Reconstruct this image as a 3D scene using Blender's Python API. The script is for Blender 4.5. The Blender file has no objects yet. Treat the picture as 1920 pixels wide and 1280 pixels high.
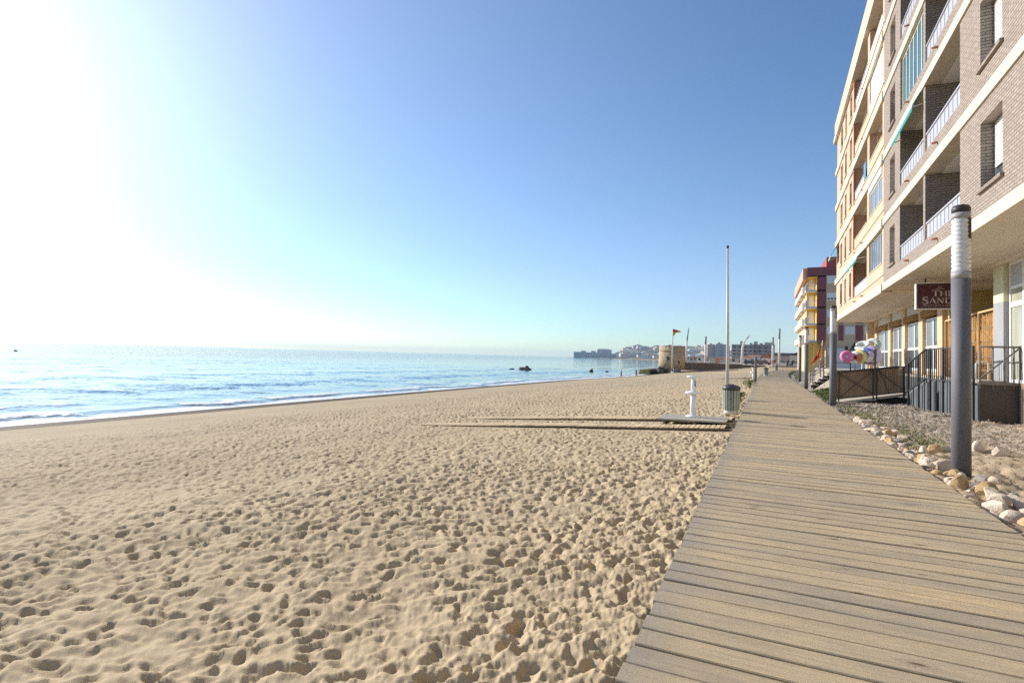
import bpy, bmesh, math, random
import numpy as np
from mathutils import Vector, Matrix
random.seed(7); RNG = np.random.default_rng(7)
S = bpy.context.scene
R_ = math.radians

# ------------------------------------------------------------------ camera
cam_d = bpy.data.cameras.new("camera"); cam = bpy.data.objects.new("camera", cam_d)
S.collection.objects.link(cam); S.camera = cam
cam_d.sensor_width = 36.0; cam_d.lens = 1030.0/1920*36; cam_d.shift_y = -13.0/1920
cam_d.clip_start = 0.05; cam_d.clip_end = 20000
CAM_H = 1.6
def cam_matrix(yaw, pitch, roll):
    cy, sy = math.cos(yaw), math.sin(yaw)
    f = Vector((-sy*math.cos(pitch), cy*math.cos(pitch), math.sin(pitch)))
    r = Vector((cy, sy, 0)); u = r.cross(f)
    r2 = math.cos(roll)*r + math.sin(roll)*u; u2 = -math.sin(roll)*r + math.cos(roll)*u
    m = Matrix((( r2.x, u2.x, -f.x, 0), (r2.y, u2.y, -f.y, 0), (r2.z, u2.z, -f.z, CAM_H), (0, 0, 0, 1)))
    return m
cam.matrix_world = cam_matrix(R_(24.813), R_(2.084), R_(1.645))

# ------------------------------------------------------------------ light
SUN_AZ, SUN_EL = -74.0, 22.5       # azimuth from +Y, clockwise positive
SUN_DIR = Vector((math.sin(R_(SUN_AZ))*math.cos(R_(SUN_EL)), math.cos(R_(SUN_AZ))*math.cos(R_(SUN_EL)), math.sin(R_(SUN_EL))))
sun_d = bpy.data.lights.new("sun", 'SUN'); sun = bpy.data.objects.new("sun", sun_d)
S.collection.objects.link(sun)
sun_d.energy = 4.2; sun_d.angle = R_(0.53); sun_d.color = (1.0, 0.935, 0.85)
sun.rotation_euler = SUN_DIR.to_track_quat('Z', 'Y').to_euler()
sun.location = (-200, 60, 120)
W = bpy.data.worlds.new("World"); S.world = W; W.use_nodes = True
wn = W.node_tree; wn.nodes.clear()
def wnode(t, **k):
    n = wn.nodes.new(t)
    for a, v in k.items(): setattr(n, a, v)
    return n
w_out = wnode('ShaderNodeOutputWorld'); w_bg = wnode('ShaderNodeBackground')
w_sky = wnode('ShaderNodeTexSky', sky_type='NISHITA', sun_disc=False)
w_sky.sun_elevation = R_(SUN_EL); w_sky.sun_rotation = R_(SUN_AZ)
w_sky.altitude = 0; w_sky.air_density = 1.0; w_sky.dust_density = 0.2; w_sky.ozone_density = 3.0
w_bg.inputs['Strength'].default_value = 0.09
w_hs = wnode('ShaderNodeHueSaturation'); w_hs.inputs['Saturation'].default_value = 1.0
w_tint = wnode('ShaderNodeMix', data_type='RGBA', blend_type='MULTIPLY'); w_tint.inputs[0].default_value = 1.0
w_tint.inputs[7].default_value = (.81, 1.0, 1.16, 1)      # camera white balance
wn.links.new(w_sky.outputs[0], w_tint.inputs[6]); wn.links.new(w_tint.outputs[2], w_hs.inputs['Color']); # humid air whitens the sky towards the horizon, the same all the way round
w_sep = wnode('ShaderNodeSeparateXYZ'); w_nv = wnode('ShaderNodeVectorMath', operation='SCALE'); w_nv.inputs[3].default_value = -1.0
w_g2 = wnode('ShaderNodeNewGeometry'); wn.links.new(w_g2.outputs['Incoming'], w_nv.inputs[0]); wn.links.new(w_nv.outputs[0], w_sep.inputs[0])
w_ab = wnode('ShaderNodeMath', operation='ABSOLUTE'); wn.links.new(w_sep.outputs[2], w_ab.inputs[0])
w_ex = wnode('ShaderNodeMath', operation='MULTIPLY'); w_ex.inputs[1].default_value = -7.5; wn.links.new(w_ab.outputs[0], w_ex.inputs[0])
w_e2 = wnode('ShaderNodeMath', operation='EXPONENT'); wn.links.new(w_ex.outputs[0], w_e2.inputs[0])
w_e3 = wnode('ShaderNodeMath', operation='MULTIPLY'); w_e3.inputs[1].default_value = 0.72; wn.links.new(w_e2.outputs[0], w_e3.inputs[0])
w_hz = wnode('ShaderNodeMix', data_type='RGBA', blend_type='LIGHTEN'); w_hz.inputs[7].default_value = (4.3, 4.9, 5.7, 1)
wn.links.new(w_e3.outputs[0], w_hz.inputs[0]); wn.links.new(w_hs.outputs[0], w_hz.inputs[6]); wn.links.new(w_hz.outputs[2], w_bg.inputs['Color'])
# the sun's aureole: forward scattering by humid sea air, brightest round the sun's own direction
w_geo = wnode('ShaderNodeNewGeometry')
w_dot = wnode('ShaderNodeVectorMath', operation='DOT_PRODUCT'); w_dot.inputs[1].default_value = SUN_DIR
w_neg = wnode('ShaderNodeVectorMath', operation='SCALE'); w_neg.inputs[3].default_value = -1.0
wn.links.new(w_geo.outputs['Incoming'], w_neg.inputs[0]); wn.links.new(w_neg.outputs[0], w_dot.inputs[0])
w_cl = wnode('ShaderNodeMath', operation='MAXIMUM'); w_cl.inputs[1].default_value = 0.0
wn.links.new(w_dot.outputs['Value'], w_cl.inputs[0])
w_pow = wnode('ShaderNodeMath', operation='POWER'); w_pow.inputs[1].default_value = 18.0
wn.links.new(w_cl.outputs[0], w_pow.inputs[0])
w_bg2 = wnode('ShaderNodeBackground'); w_bg2.inputs['Color'].default_value = (1.08, 0.96, 0.80, 1)
w_mul = wnode('ShaderNodeMath', operation='MULTIPLY'); w_mul.inputs[1].default_value = 0.20
w_pow2 = wnode('ShaderNodeMath', operation='POWER'); w_pow2.inputs[1].default_value = 2.6
w_mul2 = wnode('ShaderNodeMath', operation='MULTIPLY_ADD'); w_mul2.inputs[1].default_value = 0.115
wn.links.new(w_cl.outputs[0], w_pow2.inputs[0]); wn.links.new(w_pow2.outputs[0], w_mul2.inputs[0])
wn.links.new(w_pow.outputs[0], w_mul.inputs[0]); wn.links.new(w_mul.outputs[0], w_mul2.inputs[2]); wn.links.new(w_mul2.outputs[0], w_bg2.inputs['Strength'])
w_add = wnode('ShaderNodeAddShader')
wn.links.new(w_bg.outputs[0], w_add.inputs[0]); wn.links.new(w_bg2.outputs[0], w_add.inputs[1])
wn.links.new(w_add.outputs[0], w_out.inputs['Surface'])
S.view_settings.view_transform = 'Standard'; S.view_settings.look = 'None'
S.view_settings.gamma = 1.0; S.view_settings.use_curve_mapping = False
S.view_settings.exposure = 0.66
S.render.engine = 'CYCLES'
S.cycles.use_denoising = False
S.cycles.max_bounces = 6; S.cycles.diffuse_bounces = 4; S.cycles.glossy_bounces = 3
S.cycles.transmission_bounces = 6; S.cycles.transparent_max_bounces = 8; S.cycles.volume_bounces = 0
S.cycles.sample_clamp_indirect = 6.0

# ------------------------------------------------------------------ materials
def srgb(r, g, b):
    f = lambda c: (c/255/12.92) if c/255 <= .04045 else ((c/255+.055)/1.055)**2.4
    return (f(r), f(g), f(b))
MATS = {}
class NT:
    """small wrapper for building node trees"""
    def __init__(s, name):
        s.m = bpy.data.materials.new(name); s.m.use_nodes = True
        s.t = s.m.node_tree; s.t.nodes.clear()
        s.out = s.t.nodes.new('ShaderNodeOutputMaterial')
        s.b = s.t.nodes.new('ShaderNodeBsdfPrincipled'); s.t.links.new(s.b.outputs[0], s.out.inputs[0])
        s.geo = s.t.nodes.new('ShaderNodeNewGeometry'); s.pos = s.geo.outputs['Position']
    def n(s, t, ins=None, **k):
        nd = s.t.nodes.new(t)
        for a, v in k.items(): setattr(nd, a, v)
        for i, v in (ins or {}).items():
            if hasattr(v, 'links') or isinstance(v, bpy.types.NodeSocket): s.t.links.new(v, nd.inputs[i])
            else: nd.inputs[i].default_value = v
        return nd
    def link(s, a, b): s.t.links.new(a, b)
    def mapping(s, vec, scale=(1,1,1), loc=(0,0,0), rot=(0,0,0)):
        return s.n('ShaderNodeMapping', {0: vec, 1: loc, 2: rot, 3: scale}).outputs[0]
    def noise(s, vec, scale, detail=4, rough=.6, dist=0):
        return s.n('ShaderNodeTexNoise', {'Vector': vec, 'Scale': scale, 'Detail': detail, 'Roughness': rough, 'Distortion': dist}).outputs[0]
    def math(s, op, a, b=0.0, clamp=False):
        return s.n('ShaderNodeMath', {0: a, 1: b}, operation=op, use_clamp=clamp).outputs[0]
    def ramp(s, fac, stops):
        r = s.n('ShaderNodeValToRGB', {0: fac}); e = r.color_ramp.elements
        while len(e) > 1: e.remove(e[-1])
        e[0].position = stops[0][0]; e[0].color = (*stops[0][1][:3], 1)
        for p, c in stops[1:]:
            k = e.new(p); k.color = (*c[:3], 1)
        return r.outputs[0]
    def mix(s, fac, a, b, mode='MIX'):
        nd = s.n('ShaderNodeMix', data_type='RGBA', blend_type=mode)
        for i, v in ((0, fac), (6, a), (7, b)):
            if isinstance(v, bpy.types.NodeSocket): s.t.links.new(v, nd.inputs[i])
            elif i == 0: nd.inputs[0].default_value = v
            else: nd.inputs[i].default_value = (*v[:3], 1)
        return nd.outputs[2]
    def bump(s, h, strength=.3, dist=.01, normal=None):
        nd = s.n('ShaderNodeBump', {'Height': h, 'Strength': strength, 'Distance': dist})
        if normal is not None: s.link(normal, nd.inputs['Normal'])
        s.link(nd.outputs[0], s.b.inputs['Normal']); return nd.outputs[0]
    def set(s, **k):
        for a, v in k.items():
            i = s.b.inputs[a.replace('_', ' ')]
            if isinstance(v, bpy.types.NodeSocket): s.link(v, i)
            elif isinstance(v, tuple) and len(v) == 3: i.default_value = (*v, 1)
            else: i.default_value = v
def mat(name, col, rough=.75, var=.18, scale=2.0, fine=40.0, bump=.15, metal=0., rand=0., spec=.3, stain=None, stain_amt=.5):
    """general weathered surface: two octaves of tone, optional stain colour, fine relief, optional per-object tone"""
    if name in MATS: return MATS[name]
    t = NT(name)
    a = t.noise(t.pos, scale, 5, .6); b = t.noise(t.pos, fine, 3, .6)
    v = t.math('ADD', t.math('MULTIPLY', a, .65), t.math('MULTIPLY', b, .35))
    lo = tuple(c*(1-var) for c in col); hi = tuple(min(1, c*(1+var)) for c in col)
    c = t.ramp(v, [(.3, lo), (.7, hi)])
    if stain:
        sv = t.noise(t.mapping(t.pos, (1.3, 1.3, .35)), scale*1.7, 6, .65, .4)
        f = t.n('ShaderNodeMapRange', {0: sv, 1: .55, 2: .75, 3: 0., 4: stain_amt}).outputs[0]
        c = t.mix(f, c, stain)
    if rand:
        oi = t.n('ShaderNodeObjectInfo').outputs['Random']
        h = t.n('ShaderNodeHueSaturation', {'Color': c, 'Value': t.n('ShaderNodeMapRange', {0: oi, 1: 0., 2: 1., 3: 1-rand, 4: 1+rand}).outputs[0]})
        c = h.outputs[0]
    t.set(Base_Color=c, Roughness=rough, Metallic=metal)
    t.b.inputs['Specular IOR Level'].default_value = spec
    if bump: t.bump(b, bump, .01)
    MATS[name] = t.m
    return t.m

# ------------------------------------------------------------------ mesh builder
class MB:
    def __init__(s): s.v = []; s.f = []; s.mi = []; s.sm = []
    def add(s, vs, fs, mi=0, smooth=False):
        o = len(s.v); s.v += [tuple(p) for p in vs]
        for f in fs: s.f.append([i+o for i in f]); s.mi.append(mi); s.sm.append(smooth)
        return s
    def box(s, x0, x1, y0, y1, z0, z1, mi=0):
        return s.add([(x0,y0,z0),(x1,y0,z0),(x1,y1,z0),(x0,y1,z0),(x0,y0,z1),(x1,y0,z1),(x1,y1,z1),(x0,y1,z1)],
                     [(0,3,2,1),(4,5,6,7),(0,1,5,4),(1,2,6,5),(2,3,7,6),(3,0,4,7)], mi)
    def bar(s, p, q, w, h=None, mi=0, up=(0,0,1)):
        """rectangular bar from p to q"""
        h = h or w; p = Vector(p); q = Vector(q); d = (q-p).normalized()
        u = Vector(up)
        if abs(d.dot(u)) > .98: u = Vector((0,1,0))
        a = d.cross(u).normalized()*w/2; b = a.cross(d).normalized()*h/2
        vs = [p-a-b, p+a-b, p+a+b, p-a+b, q-a-b, q+a-b, q+a+b, q-a+b]
        return s.add(vs, [(0,1,2,3),(7,6,5,4),(0,4,5,1),(1,5,6,2),(2,6,7,3),(3,7,4,0)], mi)
    def tube(s, pts, r, seg=8, mi=0, cap=True, smooth=True):
        pts = [Vector(p) for p in pts]; n = len(pts); rr = r if isinstance(r, (list, tuple)) else [r]*n
        rings = []; o = len(s.v); ref = None
        for i, p in enumerate(pts):
            d = (pts[min(i+1, n-1)]-pts[max(i-1, 0)]).normalized()
            if ref is None: ref = Vector((0,0,1)) if abs(d.z) < .9 else Vector((1,0,0))
            a = (ref - d*ref.dot(d)).normalized(); b = d.cross(a); ref = a
            for k in range(seg):
                t = 2*math.pi*k/seg; s.v.append(tuple(p + (a*math.cos(t)+b*math.sin(t))*rr[i]))
        for i in range(n-1):
            for k in range(seg):
                k2 = (k+1) % seg
                s.f.append([o+i*seg+k, o+i*seg+k2, o+(i+1)*seg+k2, o+(i+1)*seg+k]); s.mi.append(mi); s.sm.append(smooth)
        if cap:
            s.f.append([o+k for k in range(seg)][::-1]); s.mi.append(mi); s.sm.append(False)
            s.f.append([o+(n-1)*seg+k for k in range(seg)]); s.mi.append(mi); s.sm.append(False)
        return s
    def lathe(s, prof, seg=20, c=(0,0,0), mi=0, smooth=True, cap=True):
        o = len(s.v); n = len(prof)
        for r, z in prof:
            for k in range(seg):
                t = 2*math.pi*k/seg; s.v.append((c[0]+r*math.cos(t), c[1]+r*math.sin(t), c[2]+z))
        for i in range(n-1):
            for k in range(seg):
                k2 = (k+1) % seg
                s.f.append([o+i*seg+k, o+i*seg+k2, o+(i+1)*seg+k2, o+(i+1)*seg+k]); s.mi.append(mi); s.sm.append(smooth)
        if cap:
            if prof[0][0] > 1e-4: s.f.append([o+k for k in range(seg)][::-1]); s.mi.append(mi); s.sm.append(False)
            if prof[-1][0] > 1e-4: s.f.append([o+(n-1)*seg+k for k in range(seg)]); s.mi.append(mi); s.sm.append(False)
        return s
    def prism(s, poly, z0, z1, mi=0):
        n = len(poly)
        vs = [(x, y, z0) for x, y in poly]+[(x, y, z1) for x, y in poly]
        fs = [list(range(n))[::-1], list(range(n, 2*n))]+[[i, (i+1) % n, n+(i+1) % n, n+i] for i in range(n)]
        return s.add(vs, fs, mi)
    def prism_axis(s, poly, a0, a1, axis='y', mi=0):
        """poly in the two other axes, extruded along axis"""
        n = len(poly); P = lambda p, a: (p[0], a, p[1]) if axis == 'y' else (a, p[0], p[1])
        vs = [P(p, a0) for p in poly]+[P(p, a1) for p in poly]
        fs = [list(range(n)), list(range(n, 2*n))[::-1]]+[[i, n+i, n+(i+1) % n, (i+1) % n] for i in range(n)]
        return s.add(vs, fs, mi)
    def mesh(s, name, mats):
        me = bpy.data.meshes.new(name); me.from_pydata(s.v, [], s.f)
        for m in (mats if isinstance(mats, (list, tuple)) else [mats]): me.materials.append(m)
        me.polygons.foreach_set('material_index', s.mi); me.polygons.foreach_set('use_smooth', s.sm)
        bm = bmesh.new(); bm.from_mesh(me); bmesh.ops.recalc_face_normals(bm, faces=bm.faces); bm.to_mesh(me); bm.free()
        me.update(); return me
    def build(s, name, mats, parent=None, loc=None):
        return link(name, s.mesh(name, mats), parent, loc)
def link(name, me, parent=None, loc=None):
    o = bpy.data.objects.new(name, me); S.collection.objects.link(o)
    if parent is not None: o.parent = parent
    if loc is not None: o.location = loc
    return o
def tag(o, label=None, cat=None, group=None, kind=None):
    for k, v in (('label', label), ('category', cat), ('group', group), ('kind', kind)):
        if v: o[k] = v
    return o
def thing(name, label, cat, loc=(0,0,0), rz=0., group=None):
    o = bpy.data.objects.new(name, None); S.collection.objects.link(o)
    o.empty_display_size = .2; o.location = loc; o.rotation_euler = (0, 0, rz)
    return tag(o, label, cat, group)
def copy_tree(o, label=None, loc=None, rz=None, parent=None):
    c = o.copy(); S.collection.objects.link(c)
    if parent is not None: c.parent = parent
    if label: c['label'] = label
    if loc is not None: c.location = loc
    if rz is not None: c.rotation_euler = (0, 0, rz)
    for ch in list(o.children): copy_tree(ch, parent=c)
    return c
def grid_mesh(name, X, Y, Z, attr=None):
    """sheet from 2-D arrays"""
    nr, nc = X.shape
    me = bpy.data.meshes.new(name)
    co = np.stack([X, Y, Z], -1).reshape(-1, 3).astype(np.float32)
    i = np.arange(nr*nc).reshape(nr, nc)
    q = np.stack([i[:-1, :-1], i[:-1, 1:], i[1:, 1:], i[1:, :-1]], -1).reshape(-1, 4).astype(np.int32)
    me.vertices.add(len(co)); me.vertices.foreach_set('co', co.ravel())
    me.loops.add(q.size); me.loops.foreach_set('vertex_index', q.ravel())
    me.polygons.add(len(q)); me.polygons.foreach_set('loop_start', np.arange(0, q.size, 4, dtype=np.int32))
    me.polygons.foreach_set('use_smooth', np.ones(len(q), bool))
    me.update(calc_edges=True)
    for k, a in (attr or {}).items():
        at = me.attributes.new(k, 'FLOAT', 'POINT'); at.data.foreach_set('value', a.ravel().astype(np.float32))
    return me
def fft_noise(n, beta, rng, lo=1, hi=None):
    """periodic n x n noise with power-law spectrum, unit std"""
    f = np.fft.fftfreq(n)*n; k = np.hypot(f[:, None], f[None, :]); k[0, 0] = 1
    a = k**(-beta/2.); a[k < lo] = 0
    if hi: a[k > hi] = 0
    z = np.fft.ifft2(np.fft.fft2(rng.standard_normal((n, n)))*a).real
    return z/z.std()
def sample(tile, size, x, y):
    """bilinear lookup of a periodic square tile"""
    n = tile.shape[0]; u = (x/size % 1)*n; v = (y/size % 1)*n
    i = np.floor(u).astype(int); j = np.floor(v).astype(int); fu = u-i; fv = v-j
    i %= n; j %= n; i2 = (i+1) % n; j2 = (j+1) % n
    return (tile[i, j]*(1-fu)+tile[i2, j]*fu)*(1-fv)+(tile[i, j2]*(1-fu)+tile[i2, j2]*fu)*fv
def sstep(a, b, x): t = np.clip((x-a)/(b-a), 0, 1); return t*t*(3-2*t)
# ------------------------------------------------------------------ beach, sea, boardwalk
SEA_Z = -2.0
_sy = [-400, 0, 12, 40, 75, 95, 110, 130, 145, 200, 320, 700, 1200, 1380, 1430, 1700, 9000]
_sx = [-29.5, -28.6, -28.5, -28.3, -27.2, -25.2, -23.9, -23.6, -22., -22, -38, -95, -190, -420, -500, -560, -560]
def shore_x(y): return np.interp(y, _sy, _sx)
STRIPS = [(14.72, 15.50, -9.9, -0.78), (16.95, 17.75, -9.6, -0.78), (63.2, 64.0, -6.4, -0.75)]
def sand_base(x, y):
    xs = shore_x(y); t = np.clip((x-xs)/(-.66-xs), -40, 1)
    d = x-xs
    z = SEA_Z+.02 + (-.13-SEA_Z-.09)*np.clip(t, 0, 1)
    z = z + .07*sstep(2.8, 3.5, d)                 # low scarp left by the last high water
    z = np.where(d < 0, SEA_Z+.02+.07*np.maximum(d, -60), z)
    z = z + .75*sstep(128, 150, y)*sstep(0, 4, d)  # the ground rises behind the old tower
    return z
def make_sand_tile(n=1400, size=28.0):
    rng = np.random.default_rng(11)
    h = fft_noise(n, 3.0, rng, lo=14, hi=140)*.010 + fft_noise(n, 3.2, rng, lo=3, hi=30)*.022
    px = size/n
    N = 62000
    cx = rng.random(N)*n; cy = rng.random(N)*n
    order = np.linspace(0, 1, N)
    for k in range(N):
        L = rng.uniform(.05, .12); Wd = rng.uniform(.026, .052); dep = rng.uniform(.018, .072)*(0.55+.45*order[k])
        if rng.random() < .3: L *= .6; Wd *= 1.2
        th = rng.normal(1.13, .55) if rng.random() < .75 else rng.uniform(0, math.pi)
        rad = int((L*1.9)/px)+1; i0 = int(cx[k]); j0 = int(cy[k])
        ii = np.arange(i0-rad, i0+rad+1); jj = np.arange(j0-rad, j0+rad+1)
        dx = (ii-cx[k])[:, None]*px; dy = (jj-cy[k])[None, :]*px
        a = dx*math.sin(th)+dy*math.cos(th); b = dx*math.cos(th)-dy*math.sin(th)
        wob = 1+.25*np.sin(3*np.arctan2(b, a)+rng.uniform(0, 6))
        r = np.sqrt((a/L)**2+(b/Wd)**2)*wob
        m = np.clip((1.22-r)*1.5, 0, 1); m = m*m*(3-2*m)
        rim = np.exp(-((r-1.4)/.32)**2)*.22
        heel = 1+.5*np.clip(a/L, -1, 1)*rng.choice([-1, 1])
        sub = h[np.ix_(ii % n, jj % n)]
        h[np.ix_(ii % n, jj % n)] = sub*(1-.8*m) + dep*(rim-m*heel)
    h = h-np.median(h); h = np.where(h > 0, .030*np.tanh(h/.030), h)       # trodden crests are worn flat, the pits stay sharp
    h = (h*6+np.roll(h, 1, 0)+np.roll(h, -1, 0)+np.roll(h, 1, 1)+np.roll(h, -1, 1))/10
    h += fft_noise(n, 3.4, rng, lo=4, hi=60)*.012
    cl = fft_noise(n, 1.8, rng, lo=90, hi=520); cl = np.where(cl > .8, .8+(cl-.8)*.3, cl)
    return h-h.mean(), cl, size
TILE, CLOD, TS = make_sand_tile()
def sand_z(x, y):
    b = sand_base(x, y); d = x-shore_x(y)
    ca, sa = math.cos(.5), math.sin(.5)
    h = sample(TILE, TS, x, y)
    far = sample(TILE, TS*1.37, x*ca-y*sa, x*sa+y*ca)
    blend = sample(np.roll(TILE, 300, 0), TS*6, x, y)*0+.5+.5*np.sin(x*.21+1.3*np.sin(y*.17))*np.sin(y*.19+.8)
    h = h*(.7+.3*blend)+far*(.42-.3*blend)
    amp = .05+.95*sstep(6.0, 12.5, d)
    amp = np.where(y > 200, .4, amp)
    # coarse trodden clods near the boardwalk edge
    e = sstep(-2.6, -.9, x)
    h = h*(1+.15*e) + sample(CLOD, TS*.6, x, y)*(.0015+.0045*e)*np.clip(amp, 0, 1)
    h = h + .05*np.sin(x*.9+.5*np.sin(y*.33))*amp*.4
    for y0, y1, x0, x1 in STRIPS:
        inside = sstep(.0, .45, y-(y0-.5))*sstep(0, .45, (y1+.5)-y)*sstep(0, .5, x-(x0+.6))*sstep(-.2, 0., (x1+1.)-x)
        h = h*(1-.88*inside) - .01*inside
    return b + h*amp
def polar(r, az): return r[:, None]*np.sin(az)[None, :], r[:, None]*np.cos(az)[None, :]
az = np.radians(np.concatenate([np.linspace(-180, -76, 60, endpoint=False), np.linspace(-76, 2, 1250, endpoint=False), np.linspace(2, 180, 90)]))
rr = np.concatenate([np.linspace(.05, 2.2, 12, endpoint=False), 2.2*np.exp(np.arange(0, math.log(75/2.2), .0062)), 75*np.exp(np.arange(.02, math.log(4400/75), .03)), [4400.]])
X, Y = polar(rr, az)
near = np.minimum(1, 60/np.maximum(rr, 1))[:, None]
Z = sand_z(X, Y)
Z = np.where(X > -.66, np.minimum(Z, -.13)-.02*(np.abs(X) < 4), Z) if False else Z
under = (X > -.62)
Z = np.where(under & (Y < 62), -.16, Z)
t = NT('beach_sand')
n1 = t.noise(t.pos, .35, 4, .55); n2 = t.noise(t.pos, 180, 3, .7); n3 = t.noise(t.pos, 5, 5, .65)
c = t.ramp(n1, [(.25, (.45, .355, .225)), (.75, (.56, .45, .295))])
c = t.mix(t.n('ShaderNodeMapRange', {0: n3, 1: .45, 2: .75, 3: 0., 4: .35}).outputs[0], c, (.40, .30, .18))
c = t.mix(t.n('ShaderNodeMapRange', {0: n2, 1: .35, 2: .7, 3: .0, 4: .3}).outputs[0], c, (.33, .24, .13))
wet = t.n('ShaderNodeAttribute', attribute_name='wet').outputs['Fac']
wn_ = t.math('ADD', wet, t.math('MULTIPLY', t.math('SUBTRACT', n3, .5), .25))
wf = t.n('ShaderNodeMapRange', {0: wn_, 1: .35, 2: .6, 3: 0., 4: 1.}).outputs[0]
c = t.mix(wf, c, (.075, .052, .03))
t.set(Base_Color=c, Roughness=t.n('ShaderNodeMapRange', {0: wf, 1: 0., 2: 1., 3: .95, 4: .85}).outputs[0])
t.b.inputs['Specular IOR Level'].default_value = .1
t.bump(t.math('ADD', n2, t.math('MULTIPLY', t.noise(t.pos, 45, 4, .7), 1.4)), .35, .008)
D = X-shore_x(Y)
wet_a = 1-sstep(1.2, 3.6, D)
# a darker streak along the scarp and along the old tide line
wet_a = np.maximum(wet_a, .62*np.exp(-((D-3.1)/.35)**2)); wet_a = np.maximum(wet_a, .4*np.exp(-((D-6.6)/.5)**2))
beach = link('beach', grid_mesh('beach', X, Y, Z, {'wet': wet_a})); beach.data.materials.append(t.m); tag(beach, kind='structure')

# sea: one sheet to the horizon, waves as relief near the shore
az2 = np.radians(np.concatenate([np.linspace(-180, -80, 80, endpoint=False), np.linspace(-80, -2, 900, endpoint=False), np.linspace(-2, 30, 60)]))
r2 = np.concatenate([18*np.exp(np.arange(0, math.log(160/18), .0045)), 160*np.exp(np.arange(.01, math.log(2600/160), .02)), [2600.]])
X, Y = polar(r2, az2); D = shore_x(Y)-X            # metres out from the shoreline
rng = np.random.default_rng(5)
WT = fft_noise(512, 2.2, rng, lo=3, hi=120); WT2 = fft_noise(512, 2.6, rng, lo=2, hi=40)
wob = sample(WT2, 90, Y, X*.4)*1.0+sample(WT, 40, Y, X)*.35
def crest(d0, w, amp, dd):
    u = (dd-d0)/w
    return amp*np.where(u > 0, np.exp(-u*u*.35), np.exp(-u*u*3.5))
brk = .35+.65*sstep(-.6, .8, sample(WT2, 55, Y+11, X*.1))
b1 = brk*crest(2.6, 1.0, .13, D+wob*.55)
b2 = (.25+.75*sstep(-.3, 1., sample(WT2, 70, Y+40, X*.1)))*crest(8.5, 2.0, .075, D+wob*1.1)
b3 = sstep(-.2, 1., sample(WT2, 80, Y+75, X*.1))*crest(16., 3.0, .055, D+wob*1.8)
sw = (.015*np.sin((D+wob*2.2)*.75)+.04*np.sin((D+wob*3.5)*.33+1.))*sstep(4, 14, D)
sw = sw+sample(WT, 22, X, Y)*.008*sstep(2, 8, D)
fade = 1-sstep(150, 500, r2)[:, None]
Zs = SEA_Z+(b1+b2+b3+sw)*fade
Zs = Zs+.05*sstep(-1.5, 0, -D)*0
fo = np.clip(b1/.13-.35, 0, 1)*1.5 + np.clip(b2/.075-.72, 0, 1)*1.6*sstep(60, 30, np.abs(Y-25)) + np.clip(b2/.075-.8, 0, 1)
fo = fo + (1-sstep(.3, 2.2, D+wob*.5))*.95 + .34*sstep(9, 3, D)*1.
fo = fo*sstep(60, 20, D)
t = NT('sea_water')
at = t.n('ShaderNodeAttribute', attribute_name='foam').outputs['Fac']
sh = t.n('ShaderNodeAttribute', attribute_name='shallow').outputs['Fac']
fn = t.noise(t.mapping(t.pos, (1, .45, 1)), 2.2, 6, .7, .6); fn2 = t.noise(t.pos, 9, 4, .7)
fx = t.math('ADD', t.math('MULTIPLY', fn, .75), t.math('MULTIPLY', fn2, .25))
ff = t.n('ShaderNodeMapRange', {0: t.math('ADD', fx, t.math('MULTIPLY', at, .55)), 1: .78, 2: .98, 3: 0., 4: 1.}).outputs[0]
deep = t.ramp(t.noise(t.mapping(t.pos, (.02, .006, 1)), 1., 4, .6), [(.3, (.004, .07, .13)), (.7, (.009, .10, .165))])
c = t.mix(sh, deep, (.17, .19, .12))
c = t.mix(ff, c, (.80, .82, .82))
t.set(Base_Color=c, Roughness=t.n('ShaderNodeMapRange', {0: ff, 1: 0., 2: 1., 3: .07, 4: .7}).outputs[0])
t.b.inputs['IOR'].default_value = 1.26
w1 = t.noise(t.mapping(t.pos, (1., .5, 1), rot=(0, 0, -.1)), .55, 4, .6, .3)
w2 = t.noise(t.mapping(t.pos, (1., .7, 1)), 2.8, 4, .65, .2)
w3 = t.noise(t.mapping(t.pos, (1., .35, 1)), .09, 3, .6)
dist_ = t.n('ShaderNodeAttribute', attribute_name='offshore').outputs['Fac']      # open water is choppier than the sheltered shallows
hh = t.math('ADD', t.math('ADD', t.math('MULTIPLY', w1, .45), t.math('MULTIPLY', w2, .12)), t.math('MULTIPLY', w3, 1.2))
hh = t.math('MULTIPLY', hh, t.n('ShaderNodeMapRange', {0: dist_, 1: 0., 2: 1., 3: .28, 4: 4.0}).outputs[0])
t.bump(hh, .6, .35)
me = grid_mesh('sea', X, Y, Zs, {'offshore': sstep(25, 220, D), 'foam': fo, 'shallow': (1-sstep(.5, 9, D))*.75+.25*(b2/.075)*sstep(30, 8, D)})
me.materials.append(t.m); sea = link('sea', me); tag(sea, kind='structure')

# boardwalk: single planks across the way
DX0, DX1 = -.655, 2.265
t = NT('deck_plank')
oi = t.n('ShaderNodeObjectInfo').outputs['Random']
off = t.n('ShaderNodeCombineXYZ', {0: t.math('MULTIPLY', oi, 37.), 1: t.math('MULTIPLY', oi, 91.), 2: 0.}).outputs[0]
p2 = t.n('ShaderNodeVectorMath', {0: t.pos, 1: off}, operation='ADD').outputs[0]
g1 = t.noise(t.mapping(p2, (.7, 15, 15)), 1.6, 5, .65, .5); g2 = t.noise(t.mapping(p2, (2.5, 90, 90)), 2.2, 4, .7)
g3 = t.noise(t.mapping(p2, (1.1, 3.0, 1)), 1.1, 4, .6)
tone = t.ramp(t.math('ADD', t.math('MULTIPLY', oi, .55), t.math('MULTIPLY', g3, .5)), [(.15, (.36, .30, .22)), (.4, (.59, .45, .265)), (.58, (.39, .325, .24)), (.85, (.65, .48, .265))])
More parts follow.
